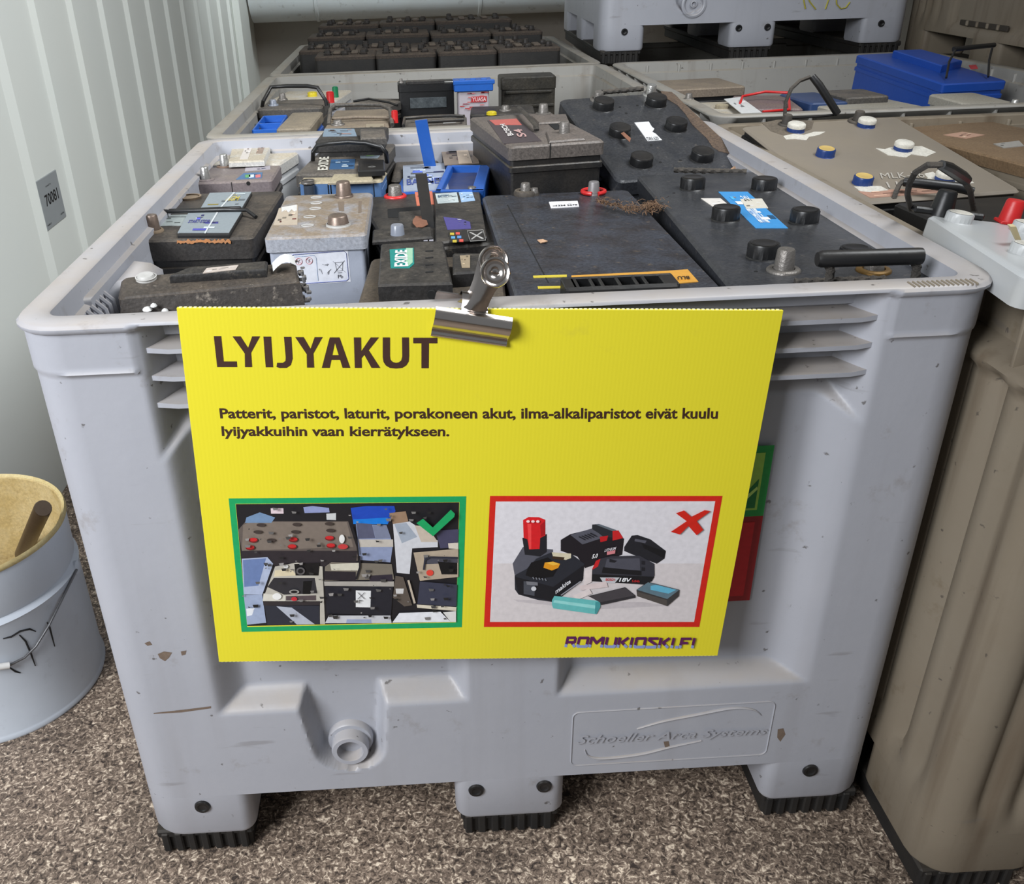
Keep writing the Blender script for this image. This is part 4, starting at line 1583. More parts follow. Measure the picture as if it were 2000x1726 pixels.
# right-hand big traction battery with rope handle
A = Bat('large black battery with six screw caps and tube handle, front right of the box', (1424, 563), (1866, 545), (1244, 341), (1532, 335), .772, 'auto', H=.17)
A.case(SLATE, SLATE, lidh=.024, r=.010)
for px, py in ((1353, 357), (1493, 359), (1418, 416), (1572, 421), (1491, 488)):
    A.cap(px, py, r=.0188, h=.0175)
A.cap(1672, 487, r=.0185, h=.0050)
A.post(1530, 529, r=.0110, h=.026, ringr=1.75)
A.post(1706, 529, r=.0110, h=.010, ring=mat('rusty_brass', (128, 96, 44), .5, metal=.6, dust=.4), ringr=1.75)
for a0, b0, a1, b1, sl in ((1316, 333, 1458, 337, 0), (1552, 553, 1728, 547, 0)):
    mb = MB()
    pA, pB = A.L(a0, b0, 0), A.L(a1, b1, 0)
    pA, pB = Vector((*pA, .001)), Vector((*pB, .001))
    mb.tube([pA.lerp(pB, i / 40) for i in range(41)], .0042, 9, twist=.42, lob=.22)
    mb.build('rope', ROPE, A.root, smooth=30)
A.patch([(1403, 375), (1460, 375), (1539, 446), (1476, 446)], (60, 140, 200), text=[('SERVICE', .3, .62, .50, .88), ('24H', .55, .8, .14, .3)], tcol=(225, 232, 238), deco=7, seed=4)
A.patch([(1369, 388), (1407, 388), (1424, 402), (1392, 404)], (214, 208, 200), h=.0008, deco=2)
A.patch([(1445, 390), (1488, 389), (1500, 407), (1458, 409)], (206, 200, 186), h=.0012, deco=3)
zb_h = .030
hb = MB()
hA, hB = A.L(1596, 506, zb_h), A.L(1800, 500, zb_h)
hA, hB = Vector((*hA, zb_h)), Vector((*hB, zb_h))
hb.tube([hA, hA.lerp(hB, .04), hA.lerp(hB, .96), hB], [.0075, .0092, .0092, .0088], 14)
hb.build('handle', BLACKC, A.root, smooth=35)
for (a0, b0), (a1, b1), t in (((1617, 520), (1616, 556), .10), ((1790, 516), (1784, 550), .93)):
    p0 = hA.lerp(hB, t)
    q = A.L(a1, b1, 0)
    p1 = Vector((q[0], q[1], -.001))
    mb = MB()
    mb.tube([p0.lerp(p1, i / 14) + Vector((.003 * math.sin(i / 14 * 3.1), 0, 0)) for i in range(15)], .0046, 9, twist=.5, lob=.22)
    mb.build('rope', ROPE, A.root, smooth=30)
for px, py in ((1590, 381), (1316, 377), (1476, 530)):
    A.hole(px, py, .0022)

# front middle big battery
Bm = Bat('large flat black battery with orange label and moulded front handle, front middle', (1004, 580), (1414, 563), (944, 382), (1226, 370), .768, 'auto', H=.17)
Bm.case(BLACKP, mat('weathered_black_lid', (66, 70, 79), .36, dust=.85, dcol=(42, 36, 33), scale=22, bump=.4, spots=.7, scol=(112, 96, 76), up=False, thr=.52), lidh=.026, r=.008)
Bm.post(1026, 380, r=.0080, h=.018, ring=mat('grimy_collar', (62, 56, 50), .7, dust=.5), ringr=2.3, ringh=.007)
Bm.post(1044, 381, r=.0060, h=.011, ringr=1.2, ring=mat('grimy_collar', (62, 56, 50)))
Bm.post(1159, 380, r=.0090, h=.020, m=mat('grey_post', (128, 124, 124), .5, metal=.4), ringr=1.2)
for a0, a1 in ((100, 250), (-75, 75)):
    x, y = Bm.L(1159, 378, 0)
    mb = MB()
    pts = [(x + .0172 * math.cos(math.radians(a0 + (a1 - a0) * i / 12)), y + .0172 * math.sin(math.radians(a0 + (a1 - a0) * i / 12)), .0035) for i in range(13)]
    mb.tube(pts, .0032, 8)
    mb.build('broken_red_ring', REDP, Bm.root, smooth=True)
Bm.patch([(1072, 395), (1128, 393), (1131, 404), (1076, 407)], (222, 220, 222), h=.0008, text=[('1234 5678', .2, .95, .62, .85)], deco=3)
YS_ = mat('yellow_stripe', (206, 186, 60), .5, dust=.1)
Bm.patch([(1041, 539), (1107, 537), (1107, 541), (1042, 543)], YS_, name='yellow_stripe')
Bm.patch([(1050, 560), (1104, 559), (1104, 563), (1051, 564)], YS_, name='yellow_stripe')
Bm.patch([(1116, 539), (1300, 530), (1343, 527), (1364, 551), (1316, 555), (1310, 547), (1116, 547)], (206, 150, 60), h=.0008, name='orange_label')
Bm.patch([(1322, 543), (1345, 542), (1347, 548), (1324, 549)], (206, 150, 60), h=.0016, text=[('BLU', 1.0, 0.0, 1.0, 0.0)], tcol=(50, 36, 20))
mb = MB()
hh = .026
c0 = Bm.Lp([(1102, 541), (1316, 538), (1316, 552), (1102, 556)], hh)
x0, x1 = min(c[0] for c in c0), max(c[0] for c in c0)
y0_, y1_ = min(c[1] for c in c0), max(c[1] for c in c0)
mb.box((x0, y0_ - .004, -.012), (x1, y0_ + .003, hh), .003)
mb.box((x0, y1_ - .004, -.004), (x1, y1_, hh), .0015)
for t in (0, .08, .25, .34, .5, .66, .75, .92):
    xx = x0 + (x1 - x0 - .006) * t
    mb.box((xx, y0_, -.002), (xx + .004 + (.012 if t in (0, .92) else 0), y1_, hh - .001), .001)
mb.box((x0 + .002, y0_, -.002), (x1 - .002, y1_, .004), .001)
mb.build('handle', BLACKC, Bm.root, smooth=35)
Bm.patch([(990, 400), (992, 400), (1072, 552), (1070, 552)], DARKHOLE, h=.0003, name='seam')

# centre-left black battery with white-purple print and upright strap (K)
K = Bat('black battery with purple label, red-ringed post and upright black strap', (722, 497), (970, 474), (734, 384), (926, 368), .752, H=.16)
K.case(BLACKD, BLACKD, lidh=.022)
K.block([(850, 474), (951, 462), (937, 372), (848, 376)], 0, .007, BLACKD, 'cover')
K.block([(727, 470), (846, 462), (843, 442), (728, 448)], 0, .006, BLACKD, 'cover')
K.patch([(757, 409), (838, 402), (843, 444), (808, 448), (790, 425), (758, 425)], DARKHOLE, h=.0008, name='recess')
K.block([(778, 413), (825, 409), (832, 446), (800, 449), (778, 430)], 0, .003, BLACKD, 'cover')
K.post(772, 384, r=.0115, h=.019, ring=REDP, ringr=1.65)
K.post(777, 466, r=.0100, h=.020, m=mat('clear_cap', (128, 134, 146), .25, dust=.2), ringr=1.05)
K.post(922, 379, r=.0080, h=.012, ringr=1.2)
K.patch([(850, 379), (892, 376), (896, 395), (855, 398)], (186, 196, 196), h0=.007, text=[('BATTERY', .1, .6, .2, .45)], tcol=(60, 90, 120), deco=8, seed=2)
K.patch([(896, 376), (922, 374), (928, 392), (901, 395)], (150, 178, 206), h0=.007, tcol=(40, 60, 130), deco=9, seed=3)
K.patch([(866, 424), (900, 428), (918, 434), (920, 447), (874, 449)], (74, 68, 128), h0=.007, tcol=(170, 170, 200), deco=8, seed=5)
K.patch([(875, 454), (910, 451), (916, 471), (880, 474)], (40, 38, 36), h0=.007, name='hazard_icons')
for i, (a, b_, c) in enumerate(((883, 457, (190, 170, 60)), (894, 456, (200, 80, 70)), (885, 464, (90, 150, 190)), (897, 463, (90, 140, 190)), (888, 471, (190, 170, 60)), (901, 470, (200, 80, 70)))):
    K.patch([(a - 4, b_ - 2), (a + 4, b_ - 2), (a + 4, b_ + 2), (a - 4, b_ + 2)], c, h0=.0076, name='hazard_icon')
K.patch([(912, 451), (944, 449), (949, 469), (918, 471)], (150, 148, 144), h0=.007, name='disposal_symbol')
K.patch([(913, 452), (943, 450), (948, 468), (919, 470)], (40, 38, 36), h0=.0075, name='disposal_symbol')
K.patch([(917, 454), (920, 454), (945, 466), (942, 467)], (170, 168, 164), h0=.0082, name='disposal_symbol')
K.patch([(940, 453), (943, 453), (923, 467), (920, 467)], (170, 168, 164), h0=.0084, name='disposal_symbol')
for i in range(4):
    for j_ in range(2):
        a, b_ = 829 + j_ * 11 + i * .8, 453 + i * 5.2
        K.patch([(a - 4, b_ - 1.7), (a + 4, b_ - 1.9), (a + 4, b_ + 1.7), (a - 4, b_ + 1.9)], (170, 168, 176), h=.001, h0=.001, name='print_dot')
K.patch([(810, 376), (844, 374), (848, 399), (814, 402)], (196, 110, 84), h=.0008, deco=4, tcol=(220, 200, 190))
sx0, sy0 = K.L(838, 446, 0)
zt_ = .050
mb = MB()
t0 = K.L(822, 340, zt_)
mb.add([(sx0 - .008, sy0, .0), (sx0 + .008, sy0 - .002, .0), (sx0 + .008, sy0 + .002, .0), (sx0 - .008, sy0 + .004, .0),
        (t0[0] - .008, t0[1], zt_), (t0[0] + .009, t0[1] - .002, zt_), (t0[0] + .009, t0[1] + .004, zt_), (t0[0] - .008, t0[1] + .005, zt_)],
       [(3, 2, 1, 0), (4, 5, 6, 7), (0, 1, 5, 4), (1, 2, 6, 5), (2, 3, 7, 6), (3, 0, 4, 7)])
mb.build('strap', BLACKC, K.root)

# front battery with green logo label (C)
C = Bat('black battery with green logo label right behind the metal clip', (704, 606), (1006, 596), (718, 503), (966, 500), .755, H=.16)
C.case(BLACKP, mat('dusty_tray', (62, 54, 46), .7, dust=.7, dcol=(96, 84, 68), scale=18, bump=.3), lidh=.014)
C.block([(738, 556), (884, 552), (866, 470), (744, 476)], 0, .020, BLACKD, 'cover')
C.block([(884, 533), (972, 527), (958, 494), (884, 494)], 0, .018, BLACKD, 'cover')
C.patch([(761, 488), (808, 485), (809, 516), (800, 524), (763, 524)], (30, 130, 122), h=.0008, h0=.020, name='logo_label')
C.patch([(793, 486), (806, 486), (806, 514), (798, 521), (793, 521)], (150, 190, 160), h=.0012, h0=.020, name='logo_label')
mb = MB()
q = [(*C.L(770, 521, .0212), .0212), (*C.L(772, 489, .0212), .0212), (*C.L(795, 488, .0212), .0212), (*C.L(797, 520, .0212), .0212)]
mb.col = lin((220, 226, 224))
text_on(mb, 'EXIDE', q, lift=.0003, bold=.03)
mb.build('logo_lettering', PRINT, C.root, vcol=True)
for b_ in (490, 503, 517, 531):
    C.patch([(831, b_), (846, b_ - 1), (846, b_ + 1), (831, b_ + 2)], DARKHOLE, h=.0006, h0=.020, name='slot')
C.patch([(898, 500), (918, 499), (918, 523), (902, 523)], (150, 134, 110), h=.0008, h0=.018, deco=4, tcol=(50, 40, 36))
q = C.L(844, 572, .012)
mb = MB()
mb.lathe([(.0050, -.003), (.0052, .0006), (0, .0008)], (C.L(842, 558, .020)[0], C.L(842, 555, .020)[1] - .0008, .0085), 14, axis='y')
mb.build('vent_hole', DARKHOLE, C.root)

# small grey battery with white recycling label (D)
D = Bat('light grey battery with white recycling label and two lead posts', (516, 466), (721, 456), (557, 381), (723, 376), .768, H=.19)
D.case(mat('clean_grey_case', (164, 170, 184), .4, dust=.1, spots=.15), GREYB, lidh=.021, ledge=False)
D.post(661, 440, r=.0150, h=.015, m=mat('brown_lead', (124, 108, 98), .4, dust=.5, metal=.5, scale=40), ringr=1.18, ring=mat('grey_ring', (176, 174, 170), .5))
D.post(672, 384, r=.0120, h=.024, m=mat('brown_lead', (124, 108, 98)), ringr=1.25)
for px, py in ((618, 386), (618, 397), (616, 408), (605, 424), (601, 441)):
    x, y = D.L(px, py, 0)
    mb = MB()
    pts = [(x + .0085 * math.cos(a), y + .0058 * math.sin(a), .0006) for a in [2 * math.pi * i / 20 for i in range(21)]]
    mb.tube(pts, .0010, 6, cap=False)
    mb.build('vent_ring', mat('pale_plastic', (172, 170, 166), .5), D.root, smooth=True)
for pts in ([(701, 393), (706, 393), (706, 415), (700, 416)], [(660, 394), (672, 394), (672, 412), (662, 412)]):
    D.patch(pts, mat('slot_dirt', (110, 96, 82), .8), h=.0004, name='slot')
D.patch([(545, 407), (582, 401), (581, 439), (534, 440)], (178, 164, 146), h=.0006, deco=10, seed=8, tcol=(150, 70, 60))
D.patch([(550, 406), (580, 401), (580, 412), (575, 414), (570, 410), (564, 416), (558, 411), (550, 415)], (206, 204, 200), h=.0012, name='torn_label')


def face_point(B, px, py, y=0.0):
    o_ = B.Mi @ CP
    d_ = B.Mi.to_3x3() @ ray(px, py)
    return o_ + d_ * ((y - o_.y) / d_.y)


lab = MB()


def fq(B, mb, pts, y, col):
    mb.col = lin(col)
    v = [face_point(B, a, b_, y) for a, b_ in pts]
    mb.add(v, [tuple(range(len(v)))])
    return v


fy = .0036
v = fq(D, lab, [(561, 495), (679, 486), (685, 550), (566, 558)][::-1], fy, (216, 218, 226))
cn = [face_point(D, a, b_, fy - .0003) for a, b_ in ((561, 495), (679, 486), (685, 550), (566, 558))]
g = lambda a, b_, k=0: (cn[0].lerp(cn[1], a)).lerp(cn[3].lerp(cn[2], a), b_) + Vector((0, -.0001 * k, 0))


def gl(mb, pts, r, col, k=1, close=False):
    mb.col = lin(col)
    P_ = [g(a, b_, k) for a, b_ in pts]
    if close:
        P_.append(P_[0])
    mb.tube(P_, r, 4, flat=.3)


gl(lab, [(.04, .10), (.10, .05), (.93, .05), (.97, .12), (.97, .90), (.93, .96), (.08, .96), (.04, .9)], .0009, (40, 66, 150), close=True)
gl(lab, [(.07, .12), (.44, .12), (.47, .2), (.47, .9)], .0004, (60, 130, 180))
for cxx in (.18, .35):
    gl(lab, [(cxx + .055 * math.cos(a), .27 + .10 * math.sin(a)) for a in [2 * math.pi * i / 14 for i in range(14)]], .0006, (190, 40, 50), close=True)
    gl(lab, [(cxx - .035, .21), (cxx + .035, .33)], .0006, (190, 40, 50))
    gl(lab, [(cxx - .01, .33), (cxx, .24), (cxx + .02, .22)], .0005, (70, 50, 50))
for k in range(3):      # three chasing arrows
    a0 = math.radians(-90 + 120 * k)
    c0_ = (.60, .56)
    pp = []
    for a, rr_ in ((a0 - .45, 1.0), (a0, .75), (a0 + .45, 1.0), (a0 + .62, 1.1), (a0 + .55, .72)):
        pp.append((c0_[0] + .095 * rr_ * math.cos(a), c0_[1] + .17 * rr_ * math.sin(a)))
    gl(lab, pp, .0005, (40, 40, 48), close=True)
gl(lab, [(.77, .38), (.90, .38), (.88, .64), (.79, .64)], .0005, (40, 40, 48), close=True)
gl(lab, [(.74, .34), (.93, .70)], .0005, (40, 40, 48))
gl(lab, [(.93, .34), (.74, .70)], .0005, (40, 40, 48))
gl(lab, [(.80, .70), (.87, .70)], .0007, (40, 40, 48))
lab.col = lin((40, 40, 48))
text_on(lab, 'Pb', [g(.80, .76, 2), g(.88, .76, 2), g(.88, .87, 2), g(.80, .87, 2)], lift=.0001)
lab.build('recycling_label', PRINT, D.root, vcol=True)

# black start-stop battery with silver labels (E)
E_ = Bat('black battery with two silver-grey labels and torn orange edge', (246, 470), (505, 464), (336, 380), (545, 372), .765, H=.19)
E_.case(BLACKP, mat('grimy_black_lid', (40, 38, 38), .55, dust=.7, dcol=(96, 86, 74), scale=20, bump=.35), lidh=.030)
SIL = (134, 142, 146)
E_.block([(346, 457), (448, 456), (474, 413), (368, 415)], 0, .006, BLACKC, 'cover')
E_.block([(392, 409), (474, 406), (492, 374), (410, 376)], 0, .006, BLACKC, 'cover')
E_.patch([(368, 416), (472, 414), (447, 455), (347, 455)], SIL, h0=.006, deco=9, seed=11, tcol=(60, 60, 130), text=[('START-STOP', .1, .5, .4, .55)])
E_.patch([(410, 377), (491, 375), (473, 405), (392, 407)], SIL, h0=.006, deco=7, seed=12, tcol=(190, 170, 70), text=[('AGM', .5, .8, .3, .6)])
E_.patch([(423, 415), (426, 415), (402, 455), (399, 455)], (196, 200, 200), h0=.0068)
E_.patch([(456, 376), (459, 376), (432, 406), (429, 406)], (196, 200, 200), h0=.0068)
E_.patch([(317, 421), (371, 419), (363, 441), (308, 442)], (150, 158, 156), h=.0006, deco=4, seed=13, tcol=(220, 222, 222))
E_.bar([(306, 411, .004), (330, 413, .009), (440, 409, .010), (482, 410, .009), (500, 424, .003)], .0030, BLACKC)
E_.bar([(303, 400, .004), (320, 411, .006), (470, 405, .006)], .0022, BLACKC, name='handle_edge')
E_.post(300, 452, r=.0098, h=.024, m=mat('brown_lead', (124, 108, 98)), ringr=1.5, ring=mat('oxide_crust', (130, 112, 92), .9, dust=.4, scale=60))
mb = MB()
rr = random.Random(5)
fx = [face_point(E_, 346 + i * 3.5, 470 + rr.uniform(-4, 1), -.0008) for i in range(31)]
fb = [face_point(E_, 346 + i * 3.5, 474 + rr.uniform(-2, 2), -.0012) for i in range(31)]
mb.add(fx + fb, [(i, i + 1, 32 + i, 31 + i) for i in range(30)])
mb.add([q_ + Vector((0, -.0012, 0)) for q_ in fx + fb], [(i, i + 1, 32 + i, 31 + i) for i in range(30)])
mb.build('torn_paper_edge', ORANGE, E_.root)
E_.post(372, 387, r=.016, h=.002, m=mat('oxide_crust', (130, 112, 92)), ringr=1.05)

# tipped black battery in the front left corner (F)
Fb = Bat('dirt-crusted black battery lying tipped in the front left corner', (203, 583), (603, 550), (262, 541), (560, 510), .768, .775, H=.15)
Fb.case(BLACKP, mat('crusted_black_lid', (50, 46, 44), .55, dust=.6, dcol=(100, 88, 74), scale=18, bump=.4, spots=.5, scol=(150, 140, 128)), lidh=.030)
Fb.block([(330, 538), (520, 526), (522, 508), (366, 521)], 0, .010, BLACKD, 'cover')
mb = MB()
mb.add([(-.004, -.012, -.034), (Fb.w + .004, -.012, -.034), (Fb.w + .001, .0, -.002), (.004, 0, -.002), (-.004, .004, -.034), (Fb.w + .004, .004, -.034), (Fb.w, .006, -.002), (.004, .006, -.002)],
       [(0, 1, 2, 3), (0, 4, 5, 1), (3, 2, 6, 7), (0, 3, 7, 4), (1, 5, 6, 2)])
mb.box((-.008, -.016, -.044), (Fb.w + .006, .004, -.034), .003)
mb.build('sloped_skirt', mat('crusted_black_lid', (50, 46, 44)), Fb.root)
Fb.patch([(404, 524), (466, 518), (460, 527), (396, 534)], (182, 170, 160), h0=.010, deco=5, seed=3, tcol=(70, 90, 150))
mb = MB()
q = [(*Fb.L(533 + i * 9, 527 - i * 1.0, .006), .004 + .010 * math.sin(i / 5 * 2.6)) for i in range(6)]
q2 = [(a, b_ + .018, c + .003) for a, b_, c in q]
mb.add(q + q2, [(i, i + 1, 7 + i, 6 + i) for i in range(5)])
mb.build('peeling_label', WHITEL, Fb.root, smooth=True)
mb = MB()
rr = random.Random(9)
for i in range(26):
    x = Fb.w + rr.uniform(-.006, .008)
    y = rr.uniform(-.010, .05)
    z = rr.uniform(-.040, .004)
    mb.box((x, y, z), (x + rr.uniform(.003, .008), y + rr.uniform(.003, .01), z + rr.uniform(.002, .008)), .001)
tag(mb.build('corroded_end', mat('corroded_grey', (92, 92, 94), .8, dust=.5, spots=.6, scol=(170, 170, 170), scale=50), Fb.root), kind='stuff')
for px, py, s_ in ((288, 603, .006), (322, 606, .004), (300, 596, .004)):
    q = face_point(Fb, px, py, -.010)
    mb = MB()
    mb.lathe([(0, -.004), (s_, -.001), (s_ * .8, .001), (0, .003)], q, 8)
    mb.build('white_crust', WHITEL, Fb.root, smooth=True)
Fb.post(286, 545, r=.011, h=.006, m=mat('grey_ring', (176, 174, 170)), ringr=1.1)

# brown-grey battery (G)
Gb = Bat('brownish grey battery with blue safety label and two shiny posts by the wall', (353, 360), (532, 350), (424, 325), (548, 323), .765, H=.18)
GR = mat('brown_grey_plastic', (116, 106, 108), .5, dust=.7, dcol=(132, 120, 108), scale=18, bump=.2)
Gb.case(mat('dark_case_plastic', (44, 42, 44), .5, dust=.3), GR, lidh=.022)
Gb.post(402, 351, r=.0082, h=.022, m=LEADB, ringr=1.9, ring=GR, ringh=.002)
Gb.post(439, 325, r=.0082, h=.022, m=LEADB, ringr=1.9, ring=mat('brown_ring', (120, 98, 84), .6), ringh=.002)
Gb.patch([(476, 339), (513, 337), (511, 348), (461, 351)], (70, 104, 140), h=.0008, tcol=(180, 200, 210), deco=4, seed=2)
for px, c in ((484, (90, 150, 90)), (491, (200, 210, 220)), (504, (200, 110, 110))):
    Gb.patch([(px - 5, 342), (px + 5, 341), (px + 5, 346), (px - 5, 347)], c, h0=.0008, h=.0006, name='safety_icon')
Gb.patch([(480, 327), (528, 324), (528, 331), (478, 335)], (160, 154, 160), h=.0008, deco=5, seed=6, tcol=(110, 120, 180))
q = face_point(Gb, 485, 358, 0)
mb = MB()
mb.lathe([(.0035, 0), (.0035, -.0006), (0, -.0006)], q, 12, axis='y')
mb.build('vent_hole', DARKHOLE, Gb.root)
mb = MB()
q = face_point(Gb, 452, 362, 0)
mb.box((q.x, -.0007, -.021), (q.x + .0012, .0003, -.001), .0002)
mb.build('seam', DARKHOLE, Gb.root)

# white-grey battery (H)
Hb = Bat('dusty whitish battery against the rear rim by the wall', (440, 322), (565, 318), (456, 283), (583, 287), .768, H=.18)
WG = mat('dusty_white_plastic', (188, 188, 186), .55, dust=.9, dcol=(172, 160, 138), scale=18, bump=.2, thr=.42)
Hb.case(mat('clean_white_case', (184, 186, 188), .5, dust=.3, spots=.3), WG, lidh=.020)
Hb.block([(446, 316), (516, 313), (532, 279), (454, 281)], 0, .010, WG, 'cover')
Hb.patch([(468, 311), (484, 311), (495, 282), (481, 282)], (196, 188, 180), h0=.010, deco=4, seed=3, tcol=(180, 120, 100))
Hb.patch([(500, 300), (512, 300), (518, 284), (506, 284)], (140, 120, 104), h0=.010, deco=4, seed=5)

# blue case with dusty tan lid (I)
Ib = Bat('steel blue battery with tan dusty raised lid behind the light grey one', (582, 357), (750, 353), (600, 336), (753, 334), .770, H=.18)
BLU1 = mat('steel_blue_plastic', (78, 112, 156), .45, dust=.2, spots=.2)
TAN = mat('tan_dusty_lid', (142, 132, 114), .7, dust=.9, dcol=(162, 150, 124), scale=30, bump=.2, thr=.4)
Ib.case(BLU1, TAN, lidh=.003)
mb = MB()
mb.prism(rrect(.002, .0005, Ib.w - .002, Ib.d, .003), -.028, -.003, 0)
mb.build('lid_skirt', BLU1, Ib.root, smooth=40)
Ib.block([(640, 355), (729, 352), (727, 336), (652, 338)], 0, .005, TAN, 'cover')
Ib.post(601, 356, r=.0105, h=.001, m=LEAD, ringr=1.1)
for px in (640, 645, 729):
    q = face_point(Ib, px, 365, 0)
    mb = MB()
    mb.box((q.x, -.0012, -.026), (q.x + .0012, .0004, -.004), .0002)
    mb.build('seam', DARKHOLE, Ib.root)
q = face_point(Ib, 605, 368, 0)
mb = MB()
mb.tube([(q.x, -.004, -.030), (q.x, -.004, -.004)], .0095, 14)
mb.build('terminal', mat('blue_grey_post', (76, 84, 96), .35, metal=.5), Ib.root, smooth=30)

# battery lettered EXIDE with arched handle (J)
J = Bat('grimy battery lettered EXIDE with blue label and arched black handle', (598, 340), (756, 338), (618, 282), (752, 280), .776, H=.18)
DG = mat('dark_grey_dusty_lid', (66, 64, 62), .6, dust=.75, dcol=(112, 102, 90), scale=22, bump=.25)
J.case(BLACKD, DG, lidh=.022)
J.patch([(647, 312), (694, 311), (692, 330), (643, 331)], (50, 84, 120), h=.0008, tcol=(150, 170, 190), deco=8, seed=4)
J.patch([(666, 294), (682, 294), (681, 302), (665, 302)], (150, 136, 110), h=.0008, deco=3, tcol=(40, 40, 40))
J.patch([(702, 296), (740, 293), (744, 302), (738, 309), (704, 309)], (140, 152, 160), h=.0008, deco=4, tcol=(120, 150, 90))
J.patch([(714, 300), (734, 298), (734, 304), (716, 306)], (122, 162, 90), h=.0014, name='green_patch')
J.block([(699, 333), (752, 331), (750, 311), (700, 312)], 0, .010, BLACKC, 'terminal_cover')
mb = MB()
mb.col = lin((200, 196, 184))
q = [(*J.L(a, b_, .001), .001) for a, b_ in ((620, 333), (624, 307), (643, 306), (640, 332))]
text_on(mb, 'EXIDE', q, lift=.0004, bold=.03)
mb.build('logo_lettering', PRINT, J.root, vcol=True)
J.bar([(611, 314, .0), (612, 296, .020), (620, 284, .030), (645, 280, .035), (680, 277, .037), (715, 279, .035), (745, 287, .030), (754, 298, .020), (756, 316, .0)], .0042, BLACKC)
J.bar([(614, 296, .006), (650, 294, .010), (700, 293, .010), (750, 296, .006)], .0028, BLACKC, name='handle_bar')
J.post(727, 337, r=.0085, h=.010, m=LEADB, ringr=1.3)

# battery leaning over the rear rim (J2)
J2 = Bat('dark battery with worn pale blue label lying over the rear rim', (622, 275), (756, 272), (628, 251), (752, 247), .806, H=.10)
J2.case(BLACKD, BLACKD, lidh=.02)
J2.patch([(630, 267), (697, 266), (692, 252), (634, 252)], (120, 136, 150), h=.0008, deco=14, seed=5, tcol=(110, 84, 76))
J2.block([(704, 270), (755, 268), (752, 252), (702, 252)], 0, .012, DG, 'terminal_cover')

# blue battery with open terminal pocket (Lb) and its upright strap
Lb = Bat('blue battery with white and blue banner label and open terminal pocket', (778, 376), (968, 378), (788, 326), (942, 322), .748, H=.16)
BLU2 = mat('bright_blue_plastic', (28, 88, 172), .38, dust=.12, spots=.1)
Lb.case(BLU2, BLU2, lidh=.02)
Lb.patch([(787, 325), (867, 319), (877, 371), (788, 375)], (150, 158, 172), h=.0016, tcol=(60, 76, 140), deco=26, seed=7, text=[('BANNER', .08, .95, .58, .80)])
px4 = [(870, 372), (950, 369), (938, 322), (872, 326)]
p4 = [Vector((*Lb.L(a, b_, .014), 0)) for a, b_ in px4]
x0, x1 = min(p_.x for p_ in p4), max(p_.x for p_ in p4) - .004
y0_, y1_ = min(p_.y for p_ in p4), max(p_.y for p_ in p4)
mb = MB()
for a in (((x0, y0_, -.004), (x1, y0_ + .010, .014)), ((x0, y1_ - .004, -.004), (x1, y1_, .014)), ((x0, y0_, -.004), (x0 + .010, y1_, .014)), ((x1 - .020, y0_, -.004), (x1, y1_, .014))):
    mb.box(*a, .0012)
mb.build('terminal_pocket', BLU2, Lb.root)
mb = MB()
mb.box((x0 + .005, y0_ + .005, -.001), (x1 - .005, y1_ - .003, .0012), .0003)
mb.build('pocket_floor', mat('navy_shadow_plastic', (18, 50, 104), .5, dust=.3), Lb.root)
mb = MB()
t0, t1 = Lb.L(842, 326, 0), Lb.L(823, 236, .085)
mb.add([(t0[0] - .013, t0[1], 0), (t0[0] + .009, t0[1], 0), (t0[0] + .009, t0[1] + .006, 0), (t0[0] - .013, t0[1] + .006, 0),
        (t1[0] - .012, t1[1], .085), (t1[0] + .010, t1[1], .087), (t1[0] + .010, t1[1] + .006, .087), (t1[0] - .012, t1[1] + .006, .085)],
       [(3, 2, 1, 0), (4, 5, 6, 7), (0, 1, 5, 4), (1, 2, 6, 5), (2, 3, 7, 6), (3, 0, 4, 7)])
mb.build('strap', BLU2, Lb.root)

# tan label battery (M)
Mt = Bat('narrow battery with stained tan paper label behind the blue pocket', (866, 327), (940, 323), (853, 266), (920, 260), .757, H=.16)
Mt.case(BLACKD, BLACKD, lidh=.02)
Mt.patch([(856, 267), (918, 262), (936, 319), (868, 323)], (126, 112, 100), h=.0012, deco=20, seed=21, tcol=(60, 50, 50))
Mt.patch([(888, 276), (907, 275), (922, 319), (896, 321)], (186, 168, 148), h=.0024, deco=4, seed=2, tcol=(160, 100, 80))

# dark grey battery between (K2)
K2 = Bat('plain dark grey battery with black post behind the upright blue strap', (772, 352), (862, 350), (772, 287), (850, 284), .742, H=.15)
K2.case(BLACKP, DG, lidh=.02)
K2.post(811, 297, r=.0110, h=.016, m=BLACKC, ringr=1.0)

# dark battery with red label and white letters (N)
Nb = Bat('dusty black battery with red flashed label and dark carrying strap', (966, 287), (1147, 279), (941, 229), (1106, 216), .826, H=.19)
Nb.case(BLACKP, mat('dusty_taupe_lid', (86, 80, 76), .55, dust=.8, dcol=(108, 98, 90), scale=16, bump=.15, thr=.42), lidh=.022)
Nb.patch([(952, 236), (1013, 233), (1058, 276), (984, 281)], (70, 62, 64), h=.0008, name='label')
Nb.patch([(956, 236), (1009, 233), (1019, 245), (967, 245)], (176, 92, 84), h=.0014, name='red_flash')
mb = MB()
mb.col = lin((206, 200, 196))
q = [(*Nb.L(a, b_, .0016), .0016) for a, b_ in ((992, 266), (976, 243), (986, 242), (1004, 264))]
text_on(mb, 'BOSCH', q, lift=.0004, bold=.03)
mb.col = lin((186, 150, 146))
q = [(*Nb.L(a, b_, .0016), .0016) for a, b_ in ((1012, 268), (1002, 253), (1018, 252), (1030, 267))]
text_on(mb, 'S4', q, lift=.0004, bold=.02)
mb.build('label_lettering', PRINT, Nb.root, vcol=True)
Nb.block([(1072, 276), (1143, 270), (1122, 250), (1066, 256)], 0, .004, mat('dusty_taupe_lid', (86, 80, 76)), 'terminal_ledge')
